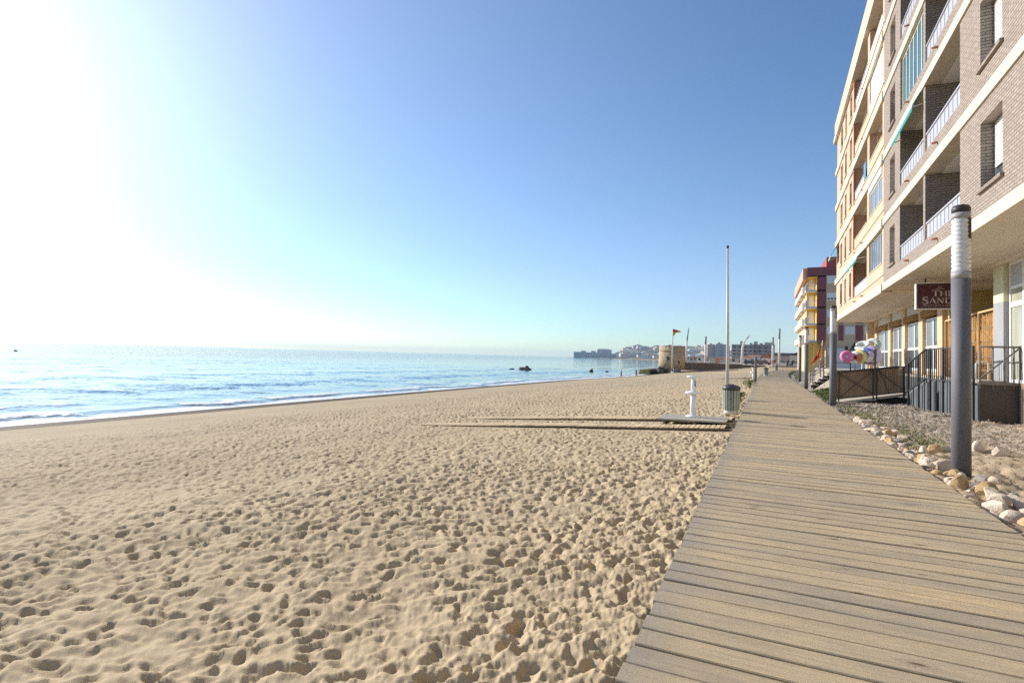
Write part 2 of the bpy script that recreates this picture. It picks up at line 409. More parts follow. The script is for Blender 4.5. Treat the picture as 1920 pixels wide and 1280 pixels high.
c = t.mix(t.n('ShaderNodeMapRange', {0: g1, 1: .35, 2: .65, 3: .0, 4: .55}).outputs[0], tone, (.33, .265, .18))
c = t.mix(t.n('ShaderNodeMapRange', {0: g2, 1: .5, 2: .75, 3: .0, 4: .4}).outputs[0], c, (.50, .43, .32))
vo = t.n('ShaderNodeTexVoronoi', {'Vector': t.mapping(p2, (1.7, 5.5, 0)), 'Scale': 1.0, 'Randomness': 1.0}, feature='F1')
kn = t.n('ShaderNodeMapRange', {0: vo.outputs['Distance'], 1: .05, 2: .12, 3: 1., 4: 0.}).outputs[0]
kn2 = t.n('ShaderNodeMapRange', {0: t.math('ABSOLUTE', t.math('SUBTRACT', vo.outputs['Distance'], .16)), 1: .0, 2: .05, 3: .5, 4: 0.}).outputs[0]
c = t.mix(t.math('MULTIPLY', kn, .9), c, (.10, .065, .04)); c = t.mix(t.math('MULTIPLY', kn2, .6), c, (.20, .16, .12))
sx = t.n('ShaderNodeSeparateXYZ', {0: t.pos}).outputs[0]
edge = t.n('ShaderNodeMapRange', {0: t.math('ADD', sx, t.math('MULTIPLY', g1, .5)), 1: -.55, 2: -.1, 3: .6, 4: 0.}).outputs[0]
c = t.mix(edge, c, (.25, .25, .24))                       # ends of the boards weathered silver
sandy = t.n('ShaderNodeMapRange', {0: t.noise(t.mapping(t.pos, (.8, .5, 1)), .8, 5, .7), 1: .52, 2: .72, 3: 0., 4: .55}).outputs[0]
c = t.mix(sandy, c, (.58, .455, .265))                     # blown sand lying on the boards
t.set(Base_Color=c, Roughness=.82); t.b.inputs['Specular IOR Level'].default_value = .2
t.bump(t.math('ADD', t.math('ADD', g2, t.math('MULTIPLY', g1, 1.6)), t.math('MULTIPLY', kn, .8)), .9, .006)
PLANK = t.m
def plank_mesh(seed, w, length=2.92):
    rng = random.Random(seed); mb = MB(); n = 4; prof = [(-w/2, -.045), (-w/2, -.006), (-w/2+.006, 0), (w/2-.006, 0), (w/2, -.006), (w/2, -.045)]
    rows = []
    for i in range(n+1):
        x = length*(i/n-.5); dy = rng.uniform(-.004, .004) if 0 < i < n else 0; dz = rng.uniform(-.003, .003)
        rows.append([(x, y+dy, z+dz) for y, z in prof])
    vs = [p for r in rows for p in r]; k = 6
    fs = [[i*k+j, i*k+(j+1) % k, (i+1)*k+(j+1) % k, (i+1)*k+j] for i in range(n) for j in range(k)]
    fs += [list(range(k))[::-1], [n*k+j for j in range(k)]]
    mb.add(vs, fs); return mb.mesh('plank', PLANK)
bw = bpy.data.objects.new('boardwalk', None); S.collection.objects.link(bw); tag(bw, kind='structure')
PM = [plank_mesh(i, .176+.004*(i % 6)) for i in range(14)]
NPL = 285; y = .55; rp = random.Random(3)
for i in range(NPL):
    w = .176+.004*(i % 6)
    me = PM[(i*5) % 14]; w = .176+.004*(((i*5) % 14) % 6)
    gap = rp.choice([.011, .013, .016, .016, .024, .034])
    o = link('plank', me, bw, (.805+rp.uniform(-.012, .012), y+w/2, rp.uniform(-.005, .004)))
    o.rotation_euler = (rp.uniform(-.014, .014), rp.uniform(-.0015, .0015), rp.uniform(-.0035, .0035))
    y += w+gap
DECK_END = y
mb = MB()
for x in (-.5, .3, 1.3, 2.1): mb.box(x-.04, x+.04, .4, DECK_END, -.15, -.052)
mb.build('joist', mat('joist_wood', (.16, .12, .08)), bw)
# beyond the straight run the walk swings right towards the promenade
mb = MB(); rp2 = random.Random(9); yy = DECK_END+.01
while yy < 118:
    cx = .805+.00165*(yy-DECK_END)**2*.62; hw = 1.46
    sl = .0033*(yy-DECK_END)*.62
    z = rp2.uniform(-.004, .004)+.0045*(yy-DECK_END)
    mb.add([(cx-hw, yy+hw*sl, z), (cx+hw, yy-hw*sl, z), (cx+hw, yy+.178-hw*sl, z), (cx-hw, yy+.178+hw*sl, z),
            (cx-hw, yy+hw*sl, z-.3), (cx+hw, yy-hw*sl, z-.3), (cx+hw, yy+.178-hw*sl, z-.3), (cx-hw, yy+.178+hw*sl, z-.3)],
           [(0,1,2,3),(0,4,5,1),(1,5,6,2),(2,6,7,3),(3,7,4,0)])
    yy += .19
o = mb.build('far_planks', PLANK, bw); o['kind'] = 'stuff'
# ------------------------------------------------------------------ materials for the buildings
def brick_mat(name, c1, c2, mortar):
    t = NT(name); s = t.n('ShaderNodeSeparateXYZ', {0: t.pos})
    v = t.n('ShaderNodeCombineXYZ', {0: t.math('ADD', s.outputs[0], s.outputs[1]), 1: s.outputs[2], 2: 0.}).outputs[0]
    b = t.n('ShaderNodeTexBrick', {'Vector': v, 'Color1': (*c1, 1), 'Color2': (*c2, 1), 'Mortar': (*mortar, 1), 'Scale': 1.0,
            'Mortar Size': .011, 'Mortar Smooth': .3, 'Bias': -.1, 'Brick Width': .255, 'Row Height': .074})
    n = t.noise(t.pos, 1.1, 5, .65); n2 = t.noise(t.pos, 25, 3, .6)
    c = t.mix(t.n('ShaderNodeMapRange', {0: n, 1: .4, 2: .7, 3: 0., 4: .3}).outputs[0], b.outputs['Color'], (.27, .215, .17))
    c = t.mix(t.n('ShaderNodeMapRange', {0: n2, 1: .45, 2: .7, 3: 0., 4: .35}).outputs[0], c, (.46, .39, .33))
    t.set(Base_Color=c, Roughness=.85); t.b.inputs['Specular IOR Level'].default_value = .2
    t.bump(t.math('ADD', t.math('MULTIPLY', b.outputs['Fac'], -1.), t.math('MULTIPLY', n2, .4)), .8, .012)
    return t.m
M_BRICK = brick_mat('grey_brick', (.37, .308, .258), (.275, .228, .192), (.145, .12, .10))
M_CREAM = mat('cream_render', (.58, .51, .405), .8, .10, 1.2, 30, .12, stain=(.42, .34, .24), stain_amt=.3)
M_SOFF = mat('soffit_render', (.80, .71, .55), .85, .10, .8, 12, .1, stain=(.28, .21, .13), stain_amt=.35)
M_ORANGE = mat('orange_render', (.55, .385, .27), .85, .08, .9, 30, .12, stain=(.44, .29, .19), stain_amt=.3)
M_BEIGE = mat('beige_panel', (.54, .43, .30), .8, .10, 1.5, 30, .1)
M_TERRA = mat('terracotta_render', (.47, .22, .14), .8, .1, 1.5, 30, .1)
M_WHITE = mat('white_paint', (.80, .79, .76), .5, .05, 2, 30, .05)
M_WGREY = mat('rail_panel', (.44, .44, .47), .35, .06, 2, 30, .03, spec=.5)
M_DARK = mat('dark_interior', (.05, .045, .04), .9, .1, 2, 20, 0)
M_STEEL = mat('black_steel', (.035, .033, .034), .5, .25, 3, 40, .1, spec=.4, stain=(.10, .07, .05), stain_amt=.4)
M_BROWN = mat('brown_curtain', (.28, .17, .12), .9, .12, 2, 20, .1)
M_TEAL = mat('teal_canvas', (.035, .30, .26), .8, .12, 2, 60, .1)
M_SHUT = mat('roller_shutter', (.72, .72, .71), .55, .05, 2, 30, .02)
def glass_mat(name, tint, rough=.06, spec=.8):
    t = NT(name); n = t.noise(t.mapping(t.pos, (.6, .6, .25)), 1.4, 3, .5)
    t.set(Base_Color=t.ramp(n, [(.3, tuple(c*.6 for c in tint)), (.7, tint)]), Roughness=rough)
    t.b.inputs['Specular IOR Level'].default_value = spec
    t.bump(n, .05, .02); return t.m
M_GLASS = glass_mat('window_glass', (.09, .11, .12))
M_GBLUE = glass_mat('curtained_glass', (.30, .36, .41), .12, .6)
M_GTEAL = glass_mat('teal_glass', (.10, .22, .22), .1, .7)
M_GCREAM = glass_mat('blind_glass', (.50, .50, .40), .2, .5)
ROTB = -0.01105
ZB = [4.75, 7.53, 10.32, 13.05, 15.72, 18.25]

# ------------------------------------------------------------------ grey brick apartment house
gb = thing('apartment_building', 'grey brick apartment block with cream floor bands and recessed balconies, nearest on the right', 'building', (0,0,0), ROTB, 'apartment blocks facing the beach')
U0, U1 = -9.0, 27.66
OPEN = [(9.0, 10.4, 'w'), (14.27, 15.60, 'w'), (17.10, 20.60, 'b'), (20.86, 24.36, 'b'), (25.32, 26.34, 'w')]
wall = MB()
for k in range(5):
    z0, z1 = ZB[k]+.30, ZB[k+1]; zs = z0+.42
    wall.box(4.20, 4.42, U0, U1, z0, zs)                       # spandrel
    u = U0
    for a, b, kind in OPEN:
        d = 5.9 if kind == 'b' else 4.60
        wall.box(4.20, 4.60, u, a, zs, z1)
        if kind == 'w':
            wall.box(4.20, 4.60, a, b, zs, ZB[k]+.87); wall.box(4.20, 4.60, a, b, ZB[k]+2.37, z1)
        u = b
    wall.box(4.20, 4.60, u, U1, zs, z1)
    for a, b in ((16.9, 17.10), (20.60, 20.86), (24.36, 24.6)):  # cheeks of the recessed balconies
        wall.box(4.60, 5.90, a, b, z0, z1)
    wall.box(5.90, 6.05, 16.9, 24.6, z0, z1)
wall.box(6.05, 16.0, U0, U1, 4.95, 19.4); wall.box(4.60, 6.05, U0, 16.9, 4.95, 18.2); wall.box(4.60, 6.05, 24.6, U1, 4.95, 18.2)
wall.build('wall', M_BRICK, gb)
for k in range(6):
    b = MB(); b.box(4.155, 6.04, U0-.01, U1+.002, ZB[k], ZB[k]+(.298 if k < 5 else 1.2)); b.build('floor_band', M_CREAM, gb)
sp = MB(); sp.box(6.04, 12.0, U0, U1, 4.752, 4.94); sp.build('soffit', M_SOFF, gb)
sp = MB(); sp.box(6.2, 12.0, 24.9, 25.15, 4.60, 4.751); sp.box(4.5, 9.0, 27.4, 27.62, 4.68, 4.75); sp.build('soffit_beam', M_SOFF, gb)
def window(par, u0, u1, z0, z1, x, shut, glass=None, fr=None, sill=True, sillm=None):
    """frame > pane, shutter, sill"""
    f = MB(); w = .055
    f.box(x, x+.06, u0, u0+w, z0, z1); f.box(x, x+.06, u1-w, u1, z0, z1); f.box(x, x+.06, u0+w, u1-w, z0, z0+w); f.box(x, x+.06, u0+w, u1-w, z1-w, z1)
    f.box(x+.004, x+.056, (u0+u1)/2-.03, (u0+u1)/2+.03, z0+w, z1-w)
    fo = f.build('window', fr or M_WHITE, par)
    p = MB(); p.box(x+.025, x+.032, u0+w, u1-w, z0+w, z1-w); p.build('pane', glass or M_GLASS, fo)
    if shut > 0:
        s = MB(); zz = z1-w; n = max(2, int((z1-z0-2*w)*shut/.055)); st = (z1-z0-2*w)*shut/n
        for i in range(n): s.add([(x-.012, u0+w, zz-i*st), (x-.012, u1-w, zz-i*st), (x-.024, u1-w, zz-(i+.85)*st), (x-.024, u0+w, zz-(i+.85)*st), (x+.0, u1-w, zz-(i+1)*st), (x+.0, u0+w, zz-(i+1)*st)], [(0,1,2,3),(3,2,4,5)])
        s.build('roller_blind', M_SHUT, fo)
    if sill:
        s = MB(); s.prism_axis([(4.13, z0-.10), (x+.02, z0-.10), (x+.02, z0+.004), (4.13, z0-.03)], u0-.08, u1+.08, 'y'); s.build('sill', sillm or M_BRICK, fo)
    return fo
def railing(par, u0, u1, z0, z1, m=None, x=4.24, n=9):
    """top rail > infill panels"""
    r = MB(); r.box(x-.03, x+.05, u0, u1, z1-.045, z1); r.box(x-.01, x+.03, u0, u1, z0, z0+.03)
    for i in range(n+1):
        uu = u0+(u1-u0)*i/n; r.box(x-.008, x+.028, max(u0, uu-.012), min(u1, uu+.012), z0+.03, z1-.045)
    ro = r.build('railing', M_WGREY, par)
    for i in range(n):
        a, b = u0+(u1-u0)*i/n+.013, u0+(u1-u0)*(i+1)/n-.013
        p = MB(); p.box(x+.004, x+.014, a, b, z0+.034, z1-.05); p.build('panel', m or M_WGREY, ro)
    return ro
def glazing(par, u0, u1, z0, z1, m, fr, n=5, x=4.27):
    f = MB(); f.box(x, x+.06, u0, u1, z0, z0+.05); f.box(x, x+.06, u0, u1, z1-.06, z1)
    for i in range(n+1):
        uu = u0+(u1-u0-.05)*i/n; f.box(x+.003, x+.057, uu, uu+.05, z0+.05, z1-.06)
    fo = f.build('balcony_glazing', fr, par)
    for i in range(n):
        a = u0+(u1-u0-.05)*i/n+.05; b = u0+(u1-u0-.05)*(i+1)/n
        p = MB(); p.box(x+.025, x+.034, a, b, z0+.05, z1-.06); p.build('pane', m, fo)
    return fo
def awning(par, u0, u1, z, out=.75, drop=.55, x=4.12):
    a = MB(); th = .02; n = 8
    pts = [(x, z), (x-out*.45, z-drop*.42), (x-out, z-drop), (x-out-.01, z-drop-.16)]
    prof = pts+[(p[0]+.02, p[1]-.02) for p in pts[::-1]]
    a.prism_axis(prof, u0, u1, 'y'); ao = a.build('awning', M_TEAL, par)
    b = MB(); b.bar((x-out+.01, u0-.01, z-drop-.03), (x-out+.01, u1+.01, z-drop-.03), .05); b.bar((x+.1, u0+.1, z-drop*.9), (x-out+.02, u0+.1, z-drop-.05), .03); b.bar((x+.1, u1-.1, z-drop*.9), (x-out+.02, u1-.1, z-drop-.05), .03)
    b.build('awning_arm', M_WHITE, ao); return ao
def spout(par, u, z):
    s = MB(); s.tube([(4.25, u, z), (4.05, u, z-.015)], .035, 8); s.build('drain_spout', M_TERRA, par)
for k in range(5):
    zb = ZB[k]
    window(gb, 14.27, 15.60, zb+.87, zb+2.37, 4.46, [.72, 1., 1., .6, 1.][k])
    window(gb, 9.0, 10.4, zb+.87, zb+2.37, 4.46, [1., .5, 1., 1., .7][k])
    window(gb, 25.32, 26.34, zb+.87, zb+2.37, 4.46, [.9, 1., .3, 1., .5][k])
    railing(gb, 17.11, 20.59, zb+.76, zb+1.26)
    if k == 2: glazing(gb, 20.87, 24.35, zb+.76, ZB[k+1]-.01, M_GTEAL, M_WHITE, 6)
    else: railing(gb, 20.87, 24.35, zb+.76, zb+1.26)
    for a, b in ((17.11, 20.59), (20.87, 24.35)):
        c_ = MB(); c_.box(4.62, 5.89, a, b, ZB[k+1]-.03, ZB[k+1]-.003); c_.build('ceiling_bounce_sheet', M_WHITE, gb)  # white sheet added under the slab, imitating light bounced up from the ground
    for u in (19.2, 22.9): spout(gb, u, zb+.50)
    for a, b in ((17.6, 19.6), (21.4, 23.4)):
        f = MB(); x = 5.84
        for q in (a, (a+b)/2-.03, b-.06): f.box(x, x+.05, q, q+.06, zb+.34, zb+2.3)
        f.box(x+.003, x+.047, a, b, zb+2.3, zb+2.36); fo = f.build('balcony_door', M_WHITE, gb)
        p = MB(); p.box(x+.02, x+.03, a+.06, b-.06, zb+.34, zb+2.3); p.build('pane', M_GLASS, fo)
awning(gb, 20.9, 24.3, ZB[2]-.02, .22, .40, 4.14)
# fittings on the balconies
p = MB(); p.box(4.6, 4.95, 23.6, 24.0, ZB[1]+.30, ZB[1]+1.5); p.build('balcony_cupboard', M_WHITE, gb)

# ------------------------------------------------------------------ orange rendered apartment house
ob = thing('apartment_building', 'orange and cream rendered apartment block standing behind the grey brick block', 'building', (0,0,0), ROTB, 'apartment blocks facing the beach')
V0, V1 = 27.675, 46.9
wall = MB(); lint = MB(); ter = MB()
WIN = [(38.35, 39.4), (41.0, 41.95), (43.2, 44.5)]
for k in range(5):
    z0, z1 = ZB[k]+.30, ZB[k+1]-.08; zs = z0+.40
    wall.box(4.20, 4.42, V0, V1, z0, zs)
    wall.box(4.20, 4.50, V0, 28.05, zs, z1); wall.box(4.20, 4.50, 31.62, 32.3, zs, z1)
    u = 37.15
    for a, b in WIN:
        wall.box(4.20, 4.50, u, a, zs, z1); wall.box(4.20, 4.50, a, b, zs, ZB[k]+.92); wall.box(4.20, 4.50, a, b, ZB[k]+2.42, z1-.0)
        lint.box(4.185, 4.199, a-.06, b+.06, ZB[k]+2.38, z1-.01)
        u = b
    wall.box(4.20, 4.50, u, V1, zs, z1)
    for a, b in ((28.05, 28.2), (31.5, 31.62+.68), (37.15, 37.3)): wall.box(4.50, 5.90, a, b, z0, z1)
    wall.box(5.90, 6.05, 28.05, 37.3, z0, z1)
    ter.box(4.14, 4.198, 37.05, 37.30, zs, z1-.02)
wall.box(6.05, 16.0, V0, V1, 4.9, 19.2); wall.box(4.50, 6.05, 37.3, V1, 4.9, 18.1)
wall.build('wall', M_ORANGE, ob); lint.build('lintel', M_CREAM, ob); ter.build('pilaster', M_TERRA, ob)
for k in range(5):
    b = MB(); b.box(4.11, 6.04, V0+.004, V1+.38, ZB[k]-.08, ZB[k]+.298); b.build('floor_band', M_CREAM, ob)
    b = MB(); b.box(4.165, 4.199, V0+.03, 37.1, ZB[k]+.66, ZB[k]+.70); b.build('string_course', M_CREAM, ob)
b = MB(); b.box(4.0, 6.04, V0+.004, V1+.75, ZB[5]-.02, ZB[5]+.34); b.build('floor_band', M_CREAM, ob)
b = MB(); b.box(4.07, 8.0, V0+.004, V1+.65, ZB[5]+.342, ZB[5]+1.45); b.build('roof_parapet', M_BEIGE, ob)
sp = MB(); sp.box(6.04, 12.0, V0, V1, 4.668, 4.89); sp.build('soffit', M_SOFF, ob)
def o_panel(u0, u1, z0, z1, m, name='balcony_panel'):
    p = MB(); p.box(4.20, 4.26, u0, u1, z0, z1-.05); p.box(4.175, 4.30, u0, u1, z1-.05, z1); return p.build(name, m, ob)
for k in range(5):
    zb = ZB[k]; zt = ZB[k+1]-.08
    for (a, b), sh in zip(WIN, [(.5,.9,.3),(.9,.4,.9),(.3,.6,1.),(1.,.3,.6),(.5,1.,.4)][k]):
        window(ob, a, b, zb+.92, zb+2.38, 4.40, sh, fr=M_WHITE, sillm=M_CREAM)
    for a, b in ((28.21, 31.49), (32.31, 37.14)):
        c_ = MB(); c_.box(4.52, 5.39, a, b, zt-.03, zt-.003); c_.build('ceiling_bounce_sheet', M_WHITE, ob)  # added pale underside; the bounced light is put into its white colour
    # right-hand bay, nearest the brick block
    o_panel(28.06, 31.61, zb+.705, zb+1.26, M_BEIGE if k in (0, 1, 2) else M_WHITE)
    if k == 0: glazing(ob, 28.07, 31.6, zb+1.27, zt-.02, M_GBLUE, M_WGREY, 6, 4.24)
    elif k == 1: glazing(ob, 28.07, 31.6, zb+1.27, zt-.3, M_GBLUE, M_WHITE, 3, 4.24)
    elif k == 3: glazing(ob, 28.07, 31.6, zb+1.27, zt-.05, M_SHUT, M_WHITE, 3, 4.24)
    if k == 1:
        p = MB(); p.box(4.16, 4.28, 28.07, 31.6, zt-.295, zt-.003); p.build('blind_box', M_WHITE, ob)
    # left-hand bay
    if k in (0, 2, 4): railing(ob, 32.31, 37.03, zb+.71, zb+1.26, M_WHITE, 4.23, 8)
    else: o_panel(32.31, 37.03, zb+.705, zb+1.26, M_BEIGE)
    p = MB(); p.box(5.4, 5.45, 32.8, 36.9, zb+.3, zt-.25); p.build('curtain', M_BROWN, ob)
    for u in (33.5, 36.4): spout(ob, u, zb+.42)
awning(ob, 32.4, 37.0, ZB[1]-.10, .35, .42, 4.11)
awning(ob, 45.2, 46.85, ZB[2]-.10, .45, .9, 4.11)
tw = MB(); tw.box(4.155, 4.175, 32.5, 33.2, ZB[2]+.75, ZB[2]+1.6); tw.build('towel', mat('blue_towel', (.08, .25, .45), .9, .4, 6, 30, .1, stain=(.5, .6, .2)), ob)
# end wall seen edge-on: balconies stand out past the corner
for k in range(1, 5):
    p = MB(); p.box(4.6, 6.2, V1+.02, V1+.42, ZB[k]+.30, ZB[k]+1.25); p.build('balcony_panel', M_CREAM, ob)

# ------------------------------------------------------------------ ground floor under the overhang
# windows of the orange block: piers, frames, rolled blinds, marble fascia
GX = 6.35
M_PIER = mat('pier_render', (.58, .42, .27), .8, .1, 2, 30, .1)
M_MARBLE = mat('marble_fascia', (.60, .57, .51), .45, .22, 2.2, 14, .02, stain=(.36, .33, .29))
M_REED = mat('reed', (.40, .225, .085), .85, .65, 9, 45, .3)
piers = [44.6, 39.75, 35.75, 31.95, 28.6]
gw = MB(); gw.box(6.46, 6.6, V0, V1, 0, 1.35); gw.box(6.50, 6.6, V0, V1, 4.1, 4.66); gw.box(6.9, 7.0, V0+.1, V1, 1.35, 4.1)
gw.build('ground_floor_wall', M_PIER, ob)
for u in piers:
    p = MB(); p.box(6.33, 6.60, u-.40, u+.40, 0.01, 4.664); p.build('pier', M_PIER, ob)
for a, b in zip(piers[1:], piers[:-1]):
    u0, u1 = a+.41, b-.41
    f = MB(); x = 6.47
    for q in (u0, (u0+u1)/2-.05, u1-.09): f.box(x, x+.07, q, q+.09, 1.36, 3.80)
    f.box(x-.03, x+.09, u0+.09, u1-.09, 2.42, 2.53); f.box(x+.004, x+.06, u0+.09, u1-.09, 3.70, 3.80); f.box(x+.004, x+.06, u0+.09, u1-.09, 1.36, 1.5)
    fo = f.build('window', M_WHITE, ob)
    for q0, q1 in ((u0+.09, (u0+u1)/2-.05), ((u0+u1)/2+.04, u1-.09)):
        for z0, z1 in ((1.5, 2.42), (2.53, 3.70)):
            p = MB(); p.box(x+.03, x+.038, q0, q1, z0, z1); p.build('pane', M_GBLUE if (z1 > 3 and q0 > (u0+u1)/2) else M_GLASS, fo)
    p = MB(); p.box(6.40, 6.449, u0, u1, 4.12, 4.66); p.build('fascia_panel', M_MARBLE, ob)
    p = MB()
    for i in range(5): p.tube([(6.30-.035*(i % 2), u0+.03, 3.86+.06*i), (6.30-.035*(i % 2), u1-.03, 3.88+.06*i)], .042, 6)
    for i in range(14):
        uu = u0+.1+(u1-u0-.2)*i/13; p.tube([(6.25, uu, 3.80), (6.25, uu+.05, 4.14)], .02, 5)
    p.build('rolled_blind', M_REED, ob)
p = MB(); p.box(6.10, 6.62, V1-.4, V1, .01, 4.664); p.build('pier', M_PIER, ob)
# alcove behind the reed screen, and the white shopfront, both of the brick block
al = MB(); al.box(9.0, 9.15, 21.9, 27.64, 1.1, 4.75); al.box(6.4, 9.0, 27.5, 27.66, 1.1, 4.75)
al.build('alcove_wall', mat('ochre_wall', (.55, .42, .16), .85, .12, 2, 30, .1), gb)
sh = MB()
for i in range(26): sh.box(8.93, 8.99, 22.6, 25.6, 1.3+i*.1, 1.3+i*.1+.088)
sh.build('grey_shutter', mat('grey_shutter', (.27, .26, .27), .6, .1, 2, 30, .05), gb)
pf = MB(); pf.box(6.22, 6.62, 21.12, 21.95, .01, 3.62, 1); pf.box(6.22, 6.62, 21.12, 21.95, 3.62, 4.749, 0); pf.box(6.62, 9.15, 21.85, 22.0, 1.1, 4.749, 1); pf.build('shop_pier', [mat('pale_green_render', (.62, .60, .42), .8, .08, 2, 30, .1), mat('pier_shade_grey', (.33, .33, .34), .5, .1, 2, 30, .05)], gb)  # lower grey is shade painted into the pier's colour, below its pale top
f = MB(); x = 6.34; us = [21.03-.97*i for i in range(13)]
for u in us: f.box(x, x+.08, u-.045, u+.045, 1.2, 4.749)
for u0, u1 in zip(us[1:], us[:-1]):
    for z, h in ((1.2, .09), (3.42, .14), (3.95, .08), (4.66, .085)): f.box(x+.004, x+.076, u0+.045, u1-.045, z, z+h)
fo = f.build('shopfront', M_WHITE, gb)
for i, (u0, u1) in enumerate(zip(us[1:], us[:-1])):
    for z0, z1, m in ((1.29, 3.42, M_GCREAM), (3.56, 3.95, M_GCREAM), (4.03, 4.66, M_WGREY)):
        p = MB(); p.box(x+.035, x+.043, u0+.045, u1-.045, z0, z1); p.build('pane', m, fo)
p = MB(); p.box(6.5, 6.55, 9.3, 21.1, 1.2, 4.7); p.build('shop_blind', M_CREAM, gb)
p = MB(); p.box(6.36, 6.6, 9.3, 21.1, .01, 1.19); p.build('shop_plinth', M_PIER, gb)

# reed screen along the front of the alcove
rs = thing('reed_screen', 'brown reed screen with a timber top rail beside the shopfront', 'screen', (0,0,0), ROTB)
fr = MB(); fr.bar((6.30, 22.0, 3.47), (6.30, 27.5, 3.45), .09, .06)
for u in (22.05, 23.5, 25.4, 27.45): fr.bar((6.28, u, 1.2), (6.28, u, 3.43), .06)
fr.build('frame', mat('pale_timber', (.55, .36, .18), .7, .2, 3, 40, .2), rs)
rd = MB(); rq = random.Random(4); u = 22.1
while u < 27.42:
    top = 3.40-rq.random()*.06; lean = rq.uniform(-.02, .02)
    rd.tube([(6.35+rq.uniform(-.015, .015), u, 1.2), (6.35+rq.uniform(-.015, .015), u+lean, top)], rq.uniform(.012, .02), 5); u += rq.uniform(.028, .05)
o = rd.build('reeds', M_REED, rs); o['kind'] = 'stuff'
tb = MB()
for z in (1.5, 1.95, 2.45, 2.9): tb.box(6.322, 6.333, 22.08, 27.45, z, z+.05)
tb.build('binding', mat('reed_dark', (.22, .14, .07), .9, .3, 6, 60, .2), rs)

# ------------------------------------------------------------------ THE SANDS sign
sg = thing('hanging_sign', 'dark red box sign reading THE SANDS hanging under the overhang', 'sign', (4.89, 23.95, 3.64))
M_SIGN = mat('maroon_sign', (.085, .014, .02), .35, .08, 2, 30, .02, spec=.5)
SW, SH = 1.36, .95
s = MB(); s.box(0.03, SW-.03, .03, .17, .03, SH-.03); s.build('board', M_SIGN, sg)
s = MB(); s.box(0, .03, 0, .2, 0, SH); s.box(SW-.03, SW, 0, .2, 0, SH); s.box(.03, SW-.03, 0, .2, 0, .03); s.box(.03, SW-.03, 0, .2, SH-.03, SH); s.build('frame', M_WHITE, sg)
s = MB(); s.bar((.3, .1, SH), (.3, .1, 1.11), .04); s.bar((1.1, .1, SH), (1.1, .1, 1.11), .04); s.build('hanger', M_STEEL, sg)
M_LET = mat('sign_lettering', (.66, .56, .50), .5, .05, 2, 30, 0)
def seg(mb, x0, z0, x1, z1, w, y=.0):
    """flat stroke with thickness"""
    mb.bar((x0, y, z0), (x1, y, z1), .012, w, up=(0, 1, 0)) if False else None
    d = Vector((x1-x0, 0, z1-z0)).normalized(); n = Vector((-d.z, 0, d.x))*w/2
    a = [Vector((x0, 0, z0))-n, Vector((x1, 0, z1))-n, Vector((x1, 0, z1))+n, Vector((x0, 0, z0))+n]
    mb.add([(p.x, y, p.z) for p in a]+[(p.x, y+.012, p.z) for p in a], [(0,1,2,3),(7,6,5,4),(0,4,5,1),(1,5,6,2),(2,6,7,3),(3,7,4,0)])
def letter(ch, x, z, h, w):
    """roman capital drawn with thick stems, thin strokes and serifs"""
    mb = MB(); T, t = h*.19, h*.075; sf = lambda cx, cz, l=None: seg(mb, cx-(l or h*.17), cz, cx+(l or h*.17), cz, t)
    if ch == 'T':
        seg(mb, w/2, 0, w/2, h, T); seg(mb, 0, h-t/2, w, h-t/2, t*1.2); seg(mb, .0+t/2, h-h*.22, t/2, h, t); seg(mb, w-t/2, h-h*.22, w-t/2, h, t); sf(w/2, t/2)
    elif ch == 'H':
        for q in (h*.15, w-h*.15): seg(mb, q, 0, q, h, T); sf(q, t/2); sf(q, h-t/2)
        seg(mb, h*.15, h*.52, w-h*.15, h*.52, t)
    elif ch == 'E':
        seg(mb, h*.16, 0, h*.16, h, T); seg(mb, 0, t/2, w, t/2, t); seg(mb, 0, h-t/2, w*.94, h-t/2, t); seg(mb, h*.16, h*.52, w*.72, h*.52, t)
        seg(mb, w-t/2, 0, w-t/2, h*.26, t); seg(mb, w*.94-t/2, h*.76, w*.94-t/2, h, t); seg(mb, w*.72, h*.40, w*.72, h*.64, t)
    elif ch == 'A':
        seg(mb, h*.06, 0, w/2, h, t); seg(mb, w-h*.10, 0, w/2-.01*h, h, T); seg(mb, w*.24, h*.34, w*.74, h*.34, t); sf(h*.08, t/2, h*.13); sf(w-h*.10, t/2, h*.17)
    elif ch == 'N':
        seg(mb, h*.13, 0, h*.13, h, t); seg(mb, w-h*.13, 0, w-h*.13, h, t); seg(mb, h*.13, h, w-h*.13, 0, T); sf(h*.13, t/2, h*.13); sf(w-h*.13, h-t/2, h*.13); seg(mb, 0, h-t/2, h*.2, h-t/2, t)
    elif ch in 'DS':
        if ch == 'D':
            seg(mb, h*.16, 0, h*.16, h, T); pts = [(h*.16, h), (w*.5, h*.985), (w*.80, h*.86), (w*.95, h*.62), (w*.96, h*.40), (w*.82, h*.14), (w*.5, h*.015), (h*.16, 0)]; ws = [t, t, T*.75, T, T, T*.75, t, t]
            sf(h*.06, t/2, h*.08); sf(h*.06, h-t/2, h*.08)
        else:
            pts = [(w*.90, h*.70), (w*.86, h*.88), (w*.62, h*.99), (w*.36, h*.97), (w*.14, h*.83), (w*.16, h*.64), (w*.45, h*.52), (w*.76, h*.42), (w*.90, h*.25), (w*.76, h*.07), (w*.46, h*.0), (w*.18, h*.06), (w*.07, h*.18), (w*.04, h*.32)]
            ws = [t, t, t*1.2, t*1.5, T*.7, T*.9, T, T, T*.8, t*1.5, t*1.2, t, t, t]
        for (a, b), (c, d), q in zip(pts[:-1], pts[1:], ws): seg(mb, a, b, c, d, q)
    mb.v = [(vx+x, vy+.018, vz+z) for vx, vy, vz in mb.v]
    return mb.build('letter', M_LET, sg)
